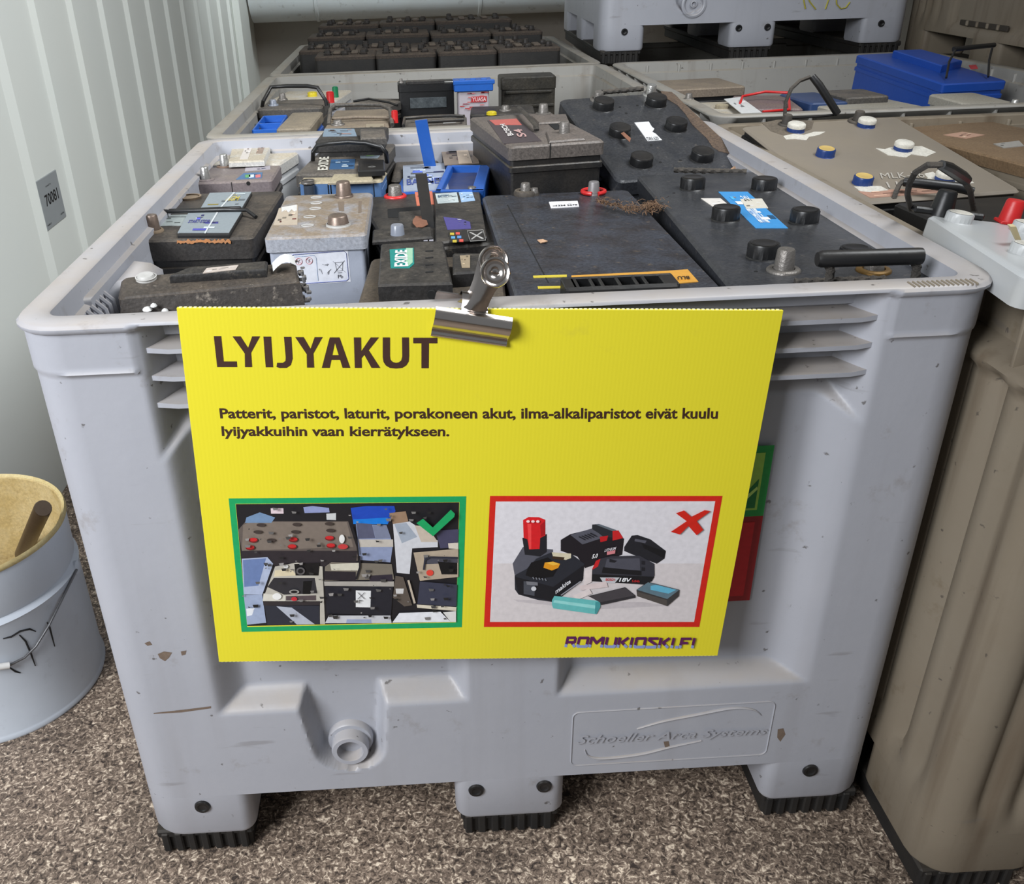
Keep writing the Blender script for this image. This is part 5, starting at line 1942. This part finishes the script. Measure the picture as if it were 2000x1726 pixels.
Nb.block([(1052, 240), (1112, 236), (1106, 222), (1036, 226)], 0, .004, mat('dusty_taupe_lid', (86, 80, 76)), 'terminal_ledge')
Nb.patch([(1068, 240), (1086, 239), (1100, 252), (1084, 254)], DARKHOLE, h=.001, name='recess')
Nb.post(1061, 222, r=.0092, h=.018, ringr=1.7, ringh=.002)
Nb.post(1102, 264, r=.0092, h=.022, ringr=1.7, ringh=.002)
Nb.bar([(1014, 210, .012), (1030, 226, .013), (1046, 244, .010), (1048, 254, .004)], .0050, BLACKD, name='strap', flat=.5)
mb = MB()
q = face_point(Nb, 1074, 285, -.0004)
mb.box((q.x, -.0010, -.021), (q.x + .0016, .0004, .002), .0002)
mb.build('seam', DARKHOLE, Nb.root)

# round-shouldered battery with green patch (O)
Ob = Bat('navy and black battery with green patch on its label, centre', (997, 358), (1180, 361), (1040, 328), (1150, 322), .745, H=.15)
Ob.case(BLACKC, BLACKC, lidh=.03)
Ob.patch([(1020, 336), (1080, 322), (1150, 322), (1182, 352), (1110, 356), (1040, 352)], (44, 46, 62), h=.0030, name='label', deco=22, seed=14, tcol=(150, 140, 120))
Ob.patch([(1024, 338), (1050, 336), (1064, 350), (1042, 352)], (90, 160, 60), h=.0042, name='green_patch')
Ob.patch([(1062, 341), (1096, 340), (1096, 347), (1062, 348)], (190, 190, 188), h=.0042, name='label_swoosh')
Ob.post(1011, 345, r=.0085, h=.006, ringr=1.2)

# rear big battery with the dusty right side (P)
Pb_ = Bat('large black six-cap battery tilted up over the rear rim, dusty brown on its right', (1197, 352), (1466, 338), (1100, 196), (1312, 177), .756, 'auto', H=.15)
Pb_.case(SLATE, SLATE, lidh=.026, r=.010)
for px, py in ((1179, 203), (1282, 196), (1211, 255), (1321, 243), (1253, 312), (1372, 302)):
    Pb_.cap(px, py, r=.0205, h=.0155, knurl=8)
Pb_.post(1168, 195, r=.0095, h=.016, ringr=1.7)
Pb_.post(1270, 185, r=.0100, h=.020, m=LEADB, ringr=1.6)
Pb_.patch([(1239, 240), (1267, 238), (1273, 248), (1278, 252), (1274, 258), (1281, 262), (1293, 274), (1265, 276)], (206, 206, 206), h=.0008)
mb = MB()
mb.col = lin((60, 60, 64))
q = [(*Pb_.L(a, b_, .001), .001) for a, b_ in ((1262, 268), (1284, 267), (1288, 273), (1266, 274))]
text_on(mb, 'DIN 629', q, lift=.0003)
mb.build('label_lettering', PRINT, Pb_.root, vcol=True)
for px, py in ((1211, 209), (1245, 206), (1223, 221), (1272, 283), (1290, 317), (1329, 313)):
    Pb_.hole(px, py, .0025)
mb = MB()       # brown dust caked in a ragged strip along the right edge
mb.prism(Pb_.Lp([(1290, 178), (1312, 180), (1430, 290), (1425, 300), (1405, 296), (1392, 288), (1380, 270), (1352, 244), (1338, 222), (1322, 205), (1296, 190)], .0), -.001, .0006, 0)
mb.build('dust_crust', mat('brown_dust', (96, 78, 62), .9, dust=.7, dcol=(70, 58, 50), scale=26, bump=.5, up=False), Pb_.root)
mb = MB()
pA, pB = Vector((*Pb_.L(1176, 180, .002), .002)), Vector((*Pb_.L(1256, 173, .002), .002))
mb.tube([pA.lerp(pB, i / 20) for i in range(21)], .0045, 9, twist=.6, lob=.2)
mb.build('rope', ROPE, Pb_.root, smooth=30)

# ---- second box
g2 = 'batteries in the second pallet box'


def simple(label, fl, fr, bl_, br, z0, m, lid=None, z1=None, H=None, group=g2, posts=(), lidh=.02, patches=(), **k):
    B = Bat(label, fl, fr, bl_, br, z0, z1, H=H, group=group)
    B.case(m, lid or m, lidh=lidh, **k)
    for a in posts:
        B.post(a[0], a[1], r=a[2] if len(a) > 2 else .009, h=a[3] if len(a) > 3 else .016, m=a[4] if len(a) > 4 else None, ringr=1.5)
    for i, a in enumerate(patches):
        B.patch(a[0], a[1], h=.0008 + .0006 * i, deco=a[2] if len(a) > 2 else 0, tcol=a[3] if len(a) > 3 else None, seed=i + 3)
    return B


b_ = simple('dusty black battery with trapezoid black handle at the wall side', (501, 214), (640, 210), (527, 196), (632, 193), .778, BLACKP, DG, posts=((552, 195, .009, .016), (534, 206, .009, .014, mat('clear_cap', (128, 134, 146)))), group=g2)
b_.bar([(512, 208, .0), (514, 198, .015), (529, 170, .042), (560, 168, .044), (600, 168, .044), (620, 171, .042), (636, 196, .012), (638, 206, 0)], .0048, BLACKC)
b_ = simple('pale battery with yellow cap in the rear corner of the second box', (536, 198), (678, 196), (550, 178), (668, 176), .77, G_BOX, WG, group=g2)
b_.cap(610, 184, r=.013, h=.010, m=mat('yellow_plastic', (206, 186, 40), .4))
b_.cap(645, 190, r=.010, h=.026, m=REDP)
b_.cap(655, 180, r=.008, h=.026, m=mat('green_plastic', (20, 110, 70), .4))
b_ = simple('blue battery with dusty tan top beside the empty blue tray', (543, 252), (611, 250), (566, 220), (627, 218), .783, BLU2, mat('taupe_dust_lid', (120, 110, 96), .7, dust=.8, dcol=(140, 128, 108), scale=30, bump=.2),  group=g2)
b2 = Bat('blue tray half of a battery next to its dusty tan neighbour', (491, 254), (543, 252), (514, 226), (562, 224), .776, group=g2)
mb = MB()
t_ = .004
mb.prism(rrect(.002, .002, b2.w - .002, b2.d - .002, .004), -b2.H, -.016, 0)
for a in (((0, 0, -.016), (b2.w, t_, 0)), ((0, b2.d - t_, -.016), (b2.w, b2.d, 0)), ((0, 0, -.016), (t_, b2.d, 0)), ((b2.w - t_, 0, -.016), (b2.w, b2.d, 0)), ((0, b2.d * .45, -.016), (b2.w, b2.d * .45 + t_, -.001))):
    mb.box(*a, .001)
mb.build('tray', BLU2, b2.root)
b2.post(506, 252, r=.010, h=.012, m=mat('blue_grey_post', (76, 84, 96)), ringr=1.1, base=-.014)
b_ = simple('brown-grey battery with a looped handle and red post cap', (640, 250), (765, 246), (648, 216), (764, 212), .782, BLACKD, DUSTYB, posts=((660, 244, .010, .010),), patches=(([(715, 243), (750, 242), (750, 254), (713, 255)], (150, 138, 118), 3),), group=g2)
b_.bar([(642, 244, 0), (645, 214, .020), (655, 206, .026), (700, 204, .028), (745, 205, .026), (762, 214, .020), (766, 244, 0)], .0046, DG)
b_.bar([(648, 232, .006), (700, 229, .008), (760, 230, .006)], .0034, DUSTYB, name='handle_bar')
b_.cap(771, 228, r=.007, h=.024, m=REDP)
b_ = simple('black battery with a thin lying strap behind the looped handle', (688, 206), (778, 208), (692, 192), (776, 192), .772, BLACKP, DG, group=g2)
b_.bar([(690, 198, .012), (720, 193, .016), (760, 200, .014), (776, 206, .010)], .0028, BLACKC, name='strap')
b_ = simple('flat black battery with rectangular handle frame and white tag', (786, 249), (918, 246), (794, 230), (906, 226), .790, BLACKC, DG, group=g2, patches=(([(864, 234), (890, 232), (891, 239), (865, 241)], (186, 186, 184), 3),))
b_.bar([(788, 246, .003), (790, 231, .010), (830, 228, .012), (880, 226, .012), (906, 227, .010), (905, 234, .008), (830, 238, .008)], .0036, BLACKP)
b_ = simple('dark battery under a yellow plug at the middle of the second box', (916, 224), (1046, 221), (922, 208), (1040, 205), .765, BLACKP, BLACKD, group=g2, posts=((987, 216, .010, .012),))
b_.cap(960, 221, r=.012, h=.006, m=mat('yellow_plastic', (206, 186, 40)))
b_ = simple('low dusty battery showing between the standing ones and the wide lid', (770, 262), (940, 262), (775, 250), (930, 246), .770, BLACKD, DG, group=g2)


def standing(label, px0, px1, pyt, pyb, y, m, lid, dy=.06, zt_=None, lidh=.02, lidcol=None):
    """upright small battery whose front face is seen"""
    pA, pB = at(px0, pyt, 1, y), at(px1, pyt, 1, y)
    z = (pA.z + pB.z) / 2
    zb__ = at((px0 + px1) / 2, pyb, 1, y).z
    P_ = [Vector((pA.x, y, z)), Vector((pB.x, y, z)), Vector((pA.x, y + dy, z)), Vector((pB.x, y + dy, z))]
    B = Bat.__new__(Bat)
    B._frame(P_, z - zb__ + .05, label, g2, 'battery', 'battery')
    B.case(m, lid, lidh=lidh, ledge=False, inset=.002)
    return B


yb = 1.55
b_ = standing('small upright black motorcycle battery beside the blue-lidded one', 776, 888, 162, 224, 1.60, BLACKC, BLACKC, dy=.07)
b_.post(0, 0, r=.004, h=.010, xy=(.010, .02))
mb = MB()
mb.box((.022, -.001, -.004), (b_.w * .82, .018, .006), .002)
mb.build('vent_channel', BLACKD, b_.root)
mb = MB()
mb.box((.03, -.0012, -.060), (b_.w * .85, .003, -.035), .0005)
mb.build('front_label', mat('dark_label', (44, 50, 54), .5, dust=.5, dcol=(90, 96, 98), scale=60, up=False), b_.root)
mb = MB()
mb.box((.028, .004, -.006), (b_.w, .012, .0005), .0005)
mb.build('pale_strip', WHITEL, b_.root)
b_ = standing('small translucent battery with blue lid and red print', 893, 957, 172, 222, 1.57, mat('milky_plastic', (172, 164, 170), .4, dust=.3), mat('milky_plastic', (172, 164, 170)), dy=.07, lidh=.004)
mb = MB()
mb.box((-.008, -.004, -.008), (b_.w + .008, b_.d + .004, .016), .002)
mb.box((-.010, -.005, .008), (b_.w + .012, .008, .019), .002)
for i in range(3):
    mb.box((.006 + i * b_.w * .33, .012, .015), (.022 + i * b_.w * .33, .03, .021), .002)
mb.build('blue_lid', BLU2, b_.root)
mb = MB()
mb.col = lin((170, 50, 52))
rr = random.Random(2)
mb.add([(b_.w * .42, -.0002, -.034), (b_.w * .9, -.0002, -.034), (b_.w * .9, -.0002, -.020), (b_.w * .42, -.0002, -.020)], [(0, 1, 2, 3)])
for i in range(16):
    x, z = rr.uniform(.004, b_.w * .75), rr.uniform(-.060, -.010)
    mb.col = lin(rr.choice(((170, 60, 60), (140, 70, 80), (190, 110, 110))))
    mb.add([(x, -.0004, z), (x + rr.uniform(.006, .022), -.0004, z), (x + .01, -.0004, z + .0025), (x, -.0004, z + .0025)], [(0, 1, 2, 3)])
mb.col = lin((214, 180, 180))
text_on(mb, 'YUASA', [(b_.w * .45, -.0006, -.022), (b_.w * .88, -.0006, -.022), (b_.w * .88, -.0006, -.032), (b_.w * .45, -.0006, -.032)], lift=.0003, bold=.02)
mb.build('red_print', PRINT, b_.root, vcol=True)
DK = mat('oily_black_plastic', (32, 31, 28), .45, dust=.5, dcol=(66, 60, 50), scale=24, bump=.4, up=False)
b_ = standing('upright oily black battery by the rear right corner of the second box', 978, 1087, 150, 212, 1.66, DK, DK, dy=.09, lidh=.03)
mb = MB()
mb.box((.012, -.004, -.040), (b_.w - .012, .003, -.034), .001)
mb.box((.004, -.005, -.074), (b_.w - .004, .003, -.068), .001)
mb.build('moulded_ribs', DK, b_.root)

# ---- traction cells in the third box
g3 = 'dark traction cells in the rear pallet box'
CELL = mat('cell_black_case', (20, 20, 20), .6, dust=.2, scale=20)
CELLT = mat('cell_dusty_top', (52, 44, 38), .8, dust=.85, dcol=(78, 66, 54), scale=26, bump=.4, spots=.5, scol=(44, 34, 28))
HEXB = mat('cell_connector', (30, 27, 25), .6, dust=.4, dcol=(70, 56, 46), scale=60)
yc = 2.16
cells = []
rows = [(2.17, .16, [(613, 732), (733, 851), (856, 971), (973, 1095)], 0.0), (2.36, .20, [(582, 690), (692, 800), (802, 925), (928, 1040)], .0), (2.59, .20, [(600, 712), (714, 838), (842, 960), (962, 1060)], .02), (2.82, .18, [(622, 740), (742, 850), (852, 1000)], .045)]
ztop = at(850, 103, 1, 2.17)[2]
rowname = ['front row', 'second row', 'third row', 'rear row']
colname = ['first from the left', 'second from the left', 'third from the left', 'fourth from the left']
rr = random.Random(12)
for ri, (y, dy, xs, dz) in enumerate(rows):
    for ci, (a, c) in enumerate(xs):
        z = ztop + dz + rr.uniform(-.004, .006)
        # pixel columns are given on the front row's edge
        pyy = {0: 104, 1: 88, 2: 74, 3: 66}[ri]
        xa, xc = at(a, pyy, 1, y).x, at(c, pyy, 1, y).x
        B = Bat.__new__(Bat)
        P_ = [Vector((xa, y, z)), Vector((xc, y, z)), Vector((xa, y + dy, z)), Vector((xc, y + dy, z))]
        B._frame(P_, z - .5 - .01, 'dark traction cell block, %s in the %s of the rear box' % (colname[ci], rowname[ri]), g3, 'battery', 'traction_cell')
        mb = MB()
        mb.prism(rrect(0, 0, B.w, B.d, .012, 4), -B.H, -.012, 0)
        mb.build('case', CELL, B.root, smooth=40)
        mb = MB()
        mb.prism(rrect(-.0005, -.0005, B.w + .0005, B.d + .0005, .012, 4), -.012, 0, .004)
        mb.build('top', CELLT, B.root, smooth=40)
        for k in range(3):
            for l_ in range(2):
                x, y_ = B.w * (.2 + .3 * k) + rr.uniform(-.006, .006), B.d * (.22 + .5 * l_)
                mb = MB()
                hgt = rr.uniform(.008, .016)
                mb.lathe([(.012, 0), (.0125, .004), (.010, .005), (.009, hgt), (.006, hgt + .002), (0, hgt + .002)], (x, y_, 0), 8)
                mb.build('cell_plug', HEXB, B.root)
        for k in range(2):
            mb = MB()
            x = B.w * (.35 + .3 * k)
            mb.box((x - .01, B.d * .25, 0), (x + .012, B.d * .7, .007), .002)
            mb.build('connector_strip', mat('lead_strip', (70, 60, 52), .7, dust=.5), B.root)

# ---- right row
g4 = 'batteries in the right-hand pallet boxes'
CREAM = mat('greige_lid', (124, 116, 106), .6, dust=.7, dcol=(132, 121, 105), scale=9, bump=.08, fine=200, thr=.45)
Q = Bat('wide greige battery with white-crusted blue caps and rope handle', (1640, 401), (1990, 372), (1449, 246), (1755, 228), .745, 'auto', H=.16, group=g4)
Q.case(BLACKC, CREAM, lidh=.004, r=.008)
BLC = mat('navy_cap', (26, 58, 120), .35, dust=.1)
WCR = mat('white_cap_crust', (206, 202, 192), .8, dust=.5, dcol=(170, 164, 150), scale=60, bump=.6, up=False)
YTOP = mat('yellow_cap_top', (196, 166, 90), .6, dust=.3)
for px, py, t, top in ((1555, 249, 1, WCR), (1693, 240, 1, WCR), (1613, 297, 0, YTOP), (1765, 286, 1, WCR), (1686, 351, 0, YTOP), (1847, 345, 1, WCR)):
    x, y = Q.L(px, py, .006)
    c_ = Q.cap(px, py, r=.0155, h=.0125, m=BLC, top=top, xy=(x, y))
    if t:
        mb = MB()
        mb.lathe([(.0162, .007), (.0160, .0125), (.0140, .0142), (0, .0146)], (x, y, 0), 18)
        mb.build('crust', WCR, c_, smooth=50)
rr = random.Random(31)
for pts in ([(1530, 266), (1550, 262), (1570, 264), (1590, 258), (1612, 258), (1600, 264), (1580, 268), (1575, 274), (1552, 272), (1535, 273)],
            [(1710, 290), (1728, 292), (1740, 288), (1800, 286), (1828, 298), (1810, 306), (1780, 302), (1770, 308), (1735, 304), (1725, 298)],
            [(1805, 340), (1822, 336), (1832, 345), (1895, 352), (1902, 358), (1850, 360), (1806, 354), (1812, 348)],
            [(1668, 365), (1720, 364), (1735, 372), (1700, 376), (1680, 374)]):
    Q.patch(pts, WCR, h=.0008, name='white_crust')
Q.patch([(1676, 374), (1830, 366), (1846, 376), (1700, 387)], (168, 130, 112), h=.0006, deco=9, seed=3, tcol=(120, 60, 50))
mb = MB()
mb.col = lin((172, 166, 156))
q = [(*Q.L(a, b_, .0008), .0008) for a, b_ in ((1716, 338), (1800, 335), (1808, 347), (1722, 349))]
text_on(mb, 'MLK-56', q, lift=.0003, shear=.1)
q = [(*Q.L(a, b_, .0008), .0008) for a, b_ in ((1730, 356), (1752, 354), (1756, 366), (1736, 367))]
text_on(mb, '11', q, lift=.0003)
mb.build('chalk_marking', PRINT, Q.root, vcol=True)
Q.post(1535, 244, r=.0090, h=.019, m=mat('sooty_post', (58, 54, 50), .7, dust=.3), ringr=1.6)
Q.post(1675, 238, r=.0095, h=.020, m=mat('sooty_post', (58, 54, 50)), ringr=1.9)
Q.patch([(1488, 240), (1520, 234), (1590, 236), (1585, 252), (1540, 268), (1505, 256)], mat('soot_stain', (84, 76, 66), .8, dust=.5), h=.0004, name='stain')
# handle: a tube with two rope ends
hb = MB()
q = [Vector((*Q.L(a, b_, h), h)) for a, b_, h in ((1765, 355, .016), (1800, 358, .018), (1870, 366, .018), (1900, 374, .014))]
hb.tube(q, [.0070, .0078, .0078, .0066], 12)
hb.build('handle', BLACKC, Q.root, smooth=40)
hb = MB()
q = [Vector((*Q.L(a, b_, h), h)) for a, b_, h in ((1764, 354, .016), (1756, 362, .014), (1749, 376, .006), (1745, 390, -.002))]
hb.tube(q, .0038, 8, twist=.5, lob=.15)
hb.build('rope', ROPE, Q.root, smooth=30)
# rope loop and tube grip at the back
hb = MB()
q = [Vector((*Q.L(a, b_, h), h)) for a, b_, h in ((1533, 226, .006), (1534, 200, .028), (1545, 174, .050), (1562, 158, .062), (1582, 150, .068))]
hb.tube(q, .0034, 8, twist=.5, lob=.15)
hb.build('rope', ROPE, Q.root, smooth=30)
hb = MB()
q = [Vector((*Q.L(a, b_, h), h)) for a, b_, h in ((1586, 149, .068), (1600, 166, .055), (1636, 222, .006))]
hb.tube(q, [.0064, .0072, .0070], 12)
hb.build('handle', BLACKC, Q.root, smooth=40)
hb = MB()
q = [Vector((*Q.L(a, b_, h), h)) for a, b_, h in ((1546, 230, .003), (1590, 228, .003), (1634, 224, .003))]
hb.tube(q, .0022, 6)
hb.build('rope_lower', BLACKC, Q.root, smooth=40)

Q2 = simple('sandy brown dust-covered battery at the right edge behind the greige one', (1985, 352), (2240, 330), (1808, 246), (2010, 230), .770, G_BOX2, mat('sand_covered_lid', (120, 98, 72), .9, dust=.8, dcol=(104, 82, 58), scale=14, bump=.8, spots=.4, scol=(70, 54, 38), up=False), group=g4, patches=(([(1842, 264), (1880, 258), (1924, 264), (1888, 271)], (176, 140, 120), 5, (170, 60, 60)), ([(1940, 282), (1990, 276), (2000, 286), (1960, 290)], (150, 146, 140), 2)), H=.15)
S = Bat.__new__(Bat)
_bl, _fl, _br = at(1733, 408, 2, .812), at(2100, 553, 2, .806), at(2080, 450, 2, .785)
S._frame([_fl, _fl + (_br - _bl), _bl, _br], .032, 'milky white plastic battery with white caps and red post cap, right edge', g4, 'battery', 'battery')
MILK = mat('milky_white_case', (186, 190, 194), .35, dust=.25, dcol=(170, 160, 130), scale=8, bump=.04, up=False)
S.case(MILK, MILK, lidh=.004, r=.012, inset=0.0, ledge=False)
mb = MB()
mb.prism(rrect(.085, .10, S.w - .01, S.d - .02, .01), -.16, -.033, 0)
mb.build('lower_case', MILK, S.root)
for px, py in ((1874, 424), (2005, 443), (2004, 486)):
    S.cap(px, py, r=.0155, h=.011, m=MILK, top=WCR)
mb = MB()
x, y = S.L(1968, 436, 0)
mb.box((x - .013, y - .011, 0), (x + .013, y + .011, .004), .001)
mb.lathe([(.0115, .003), (.0095, .026), (.008, .028), (0, .028)], (x, y, 0), 4)
mb.lathe([(.0122, .003), (.0105, .026), (.009, .0285), (0, .0286)], (x, y, 0), 20)
mb.build('red_post_cap', REDP, S.root, smooth=40)
mb = MB()
x, y = S.L(1836, 420, 0)
mb.box((x - .034, y - .006, 0), (x + .050, y + .008, .008), .002)
mb.lathe([(.0145, .0), (.0110, .028), (.0095, .030), (0, .030)], (x, y, 0), 16)
mb.build('black_post_cap', BLACKC, S.root, smooth=40)
hb = MB()
q = [Vector((*S.L(a, b_, h), h)) for a, b_, h in ((1778, 408, .0), (1772, 380, .024), (1776, 356, .044), (1788, 336, .060), (1812, 322, .070), (1840, 322, .072))]
hb.tube(q, .0034, 8, twist=.5, lob=.15)
q = [Vector((*S.L(a, b_, h), h)) for a, b_, h in ((1882, 350, .050), (1894, 372, .032), (1903, 416, .0))]
hb.tube(q, .0034, 8, twist=.5, lob=.15)
hb.build('rope', ROPE, S.root, smooth=30)
hb = MB()
q = [Vector((*S.L(a, b_, h), h)) for a, b_, h in ((1838, 322, .072), (1852, 328, .068), (1880, 346, .052), (1888, 352, .048))]
hb.tube(q, [.0052, .0066, .0070, .0060], 10)
hb.build('handle', BLACKC, S.root, smooth=30)

simple('black battery mostly hidden behind the milky one', (1840, 446), (2100, 430), (1760, 396), (2000, 380), .762, BLACKC, BLACKC, group=g4, H=.15)

# second box of the right row
simple('dusty black battery with exposed slots near the left rim of the right box', (1290, 176), (1440, 170), (1284, 158), (1418, 150), .792, BLACKC, DUSTYB, group=g4, posts=((1345, 195, .008, .014),), H=.13)
b_ = simple('white topped battery with torn paper label flap', (1358, 226), (1490, 226), (1345, 202), (1440, 196), .770, G_BOX3, WG, group=g4, H=.15, posts=((1344, 203, .009, .016, LEAD),))
b_.cap(1410, 208, r=.015, h=.008, m=TAN)
b_.patch([(1414, 194), (1446, 190), (1498, 228), (1470, 234), (1448, 222)], (206, 206, 204), h=.001, h0=.010, deco=4, seed=9)
b_ = simple('battery with red looped handle and reddish label', (1440, 212), (1560, 214), (1448, 188), (1540, 184), .778, BLACKD, mat('reddish_label_lid', (110, 92, 96), .6, dust=.6), group=g4, H=.15)
b_.bar([(1444, 206, .0), (1450, 188, .012), (1495, 179, .018), (1540, 181, .018), (1542, 214, .0), (1490, 218, .0)], .0030, REDP)
simple('navy battery beside the black tube grip', (1550, 203), (1640, 200), (1552, 182), (1610, 178), .782, mat('navy_plastic', (32, 60, 104), .45, dust=.2), mat('navy_plastic', (32, 60, 104)), group=g4, H=.14)
simple('slate blue battery in front of the big blue one', (1630, 192), (1722, 188), (1626, 176), (1700, 172), .790, BLU1, DG, group=g4, H=.14)
simple('light greige battery under the tube grip', (1592, 226), (1800, 214), (1640, 198), (1740, 188), .776, G_BOX3, mat('pale_dusty_lid', (160, 156, 146), .6, dust=.8, dcol=(150, 142, 126), scale=16), group=g4, H=.14)
b_ = simple('pale grey battery by the right rim of the right box', (1896, 205), (1990, 202), (1812, 184), (1900, 180), .790, G_BOX3, mat('pale_dusty_lid', (160, 156, 146)), group=g4, H=.14, posts=((1982, 204, .008, .010, LEADB),))

# big blue battery in the corner
DB = mat('deep_blue_plastic', (18, 70, 160), .42, dust=.08)
Tb = Bat('big bright blue battery with black handle standing proud in the rear corner', (1848, 158), (1930, 166), (1692, 110), (1790, 97), .785, .815, H=.14, group=g4)
Tb.case(DB, DB, lidh=.02, r=.006)
Tb.block([(1745, 98), (1800, 96), (1880, 118), (1840, 128)], 0, .018, DB, 'cover')
Tb.bar([(1848, 152, .006), (1854, 120, .034), (1866, 98, .055)], .0028, BLACKC, name='handle_arm')
Tb.bar([(1930, 150, .006), (1932, 118, .034), (1938, 94, .055)], .0028, BLACKC, name='handle_arm')
Tb.bar([(1862, 96, .055), (1900, 92, .057), (1942, 88, .055)], .0060, BLACKC)
Tb.patch([(1892, 128), (1906, 127), (1910, 134), (1896, 135)], (190, 60, 70), h=.001, name='red_tag')

# ------------------------------------------------------------------ loose bits
g5 = 'dead leaves and chips on the batteries'
GRASS = mat('dry_grass', (112, 84, 60), .9, dust=.5, dcol=(62, 46, 34), scale=90, up=False)
mb = MB()
rr = random.Random(17)
q0 = [Vector((*Bm.L(a, b_, .004), .004)) for a, b_ in ((1166, 396), (1200, 404), (1235, 412), (1270, 410), (1288, 400))]
for i in range(420):
    t = rr.random() * 3.999
    k = int(t)
    c = q0[k].lerp(q0[k + 1], t - k)
    w_ = .004 + .014 * min(1, (t + .2) / 2.5)
    c = c + Vector((rr.gauss(0, .4) * w_, rr.gauss(0, .7) * w_, abs(rr.gauss(0, .45)) * .008))
    a = rr.uniform(0, 6.3)
    l_ = rr.uniform(.006, .016)
    d_ = Vector((math.cos(a), math.sin(a), rr.uniform(-.3, .3)))
    s_ = Vector((-d_.y, d_.x, 0)) * .0006
    up_ = Vector((0, 0, .001))
    mb.add([c - d_ * l_ * .5 - s_, c - d_ * l_ * .5 + s_, c + s_ + up_ * 2, c + d_ * l_ * .5 + up_, c - s_ + up_ * 2.5], [(0, 1, 2, 3, 4)])
o = mb.build('dry_grass_tuft', GRASS, M=Bm.M)
tag(o, 'matted brown tuft of dry grass on the front middle battery', 'debris', kind='stuff')

LEAF = mat('dry_leaf', (132, 88, 66), .8, dust=.4, dcol=(90, 60, 44), scale=70, up=False)
for B, pts, lab_, h in ((Pb_, [(1206, 245), (1214, 250), (1222, 262), (1232, 272), (1230, 277), (1218, 268), (1211, 258)], 'curled brown dead leaf beside the rear big battery cap', .012),
                        (K, [(806, 430), (812, 424), (822, 422), (832, 428), (836, 438), (826, 446), (814, 444), (806, 438)], 'crumpled brown leaf in the recess of the purple-labelled battery', .006),
                        (Pb_, [(1426, 330), (1434, 326), (1443, 325), (1444, 329), (1434, 333), (1427, 334)], 'small pale wood chip by the rope groove', .003),
                        (Bm, [(1049, 468), (1058, 470), (1070, 470), (1068, 474), (1056, 474)], 'small straw chip on the front middle battery', .0015)):
    mb = MB()
    P_ = [Vector((*B.L(a, b_, h), h)) for a, b_ in pts]
    c = sum(P_, Vector()) / len(P_)
    n_ = len(P_)
    c1, c2 = c + Vector((0, 0, .003)), c + Vector((0, 0, .0018))
    ring = [p_ + Vector((0, 0, .002 * (i % 2))) for i, p_ in enumerate(P_)]
    mb.add(ring + [c1], [(i, (i + 1) % n_, n_) for i in range(n_)])
    mb.add([p_ - Vector((0, 0, .0008)) for p_ in ring] + [c2], [((i + 1) % n_, i, n_) for i in range(n_)])
    o = mb.build('dry_leaf' if 'leaf' in lab_ else 'wood_chip', LEAF if 'leaf' in lab_ else mat('pale_wood_chip', (186, 150, 120), .7), M=B.M)
    tag(o, lab_, 'leaf' if 'leaf' in lab_ else 'debris')
mb = MB()
a0, a1, a2 = [Vector((*S.L(a, b_, h), h)) for a, b_, h in ((1990, 472, .002), (1976, 440, .022), (1968, 434, .024))]
mb.box((a0.x - .003, a0.y - .02, .001), (a0.x + .018, a0.y - .012, .004), .001)
mb.tube([a0, a1], [.004, .005], 4, flat=.35)
o = mb.build('wood_splinter', mat('pale_wood', (196, 180, 140), .6), M=S.M)
tag(o, 'split pale stick lying on the milky white battery', 'debris')
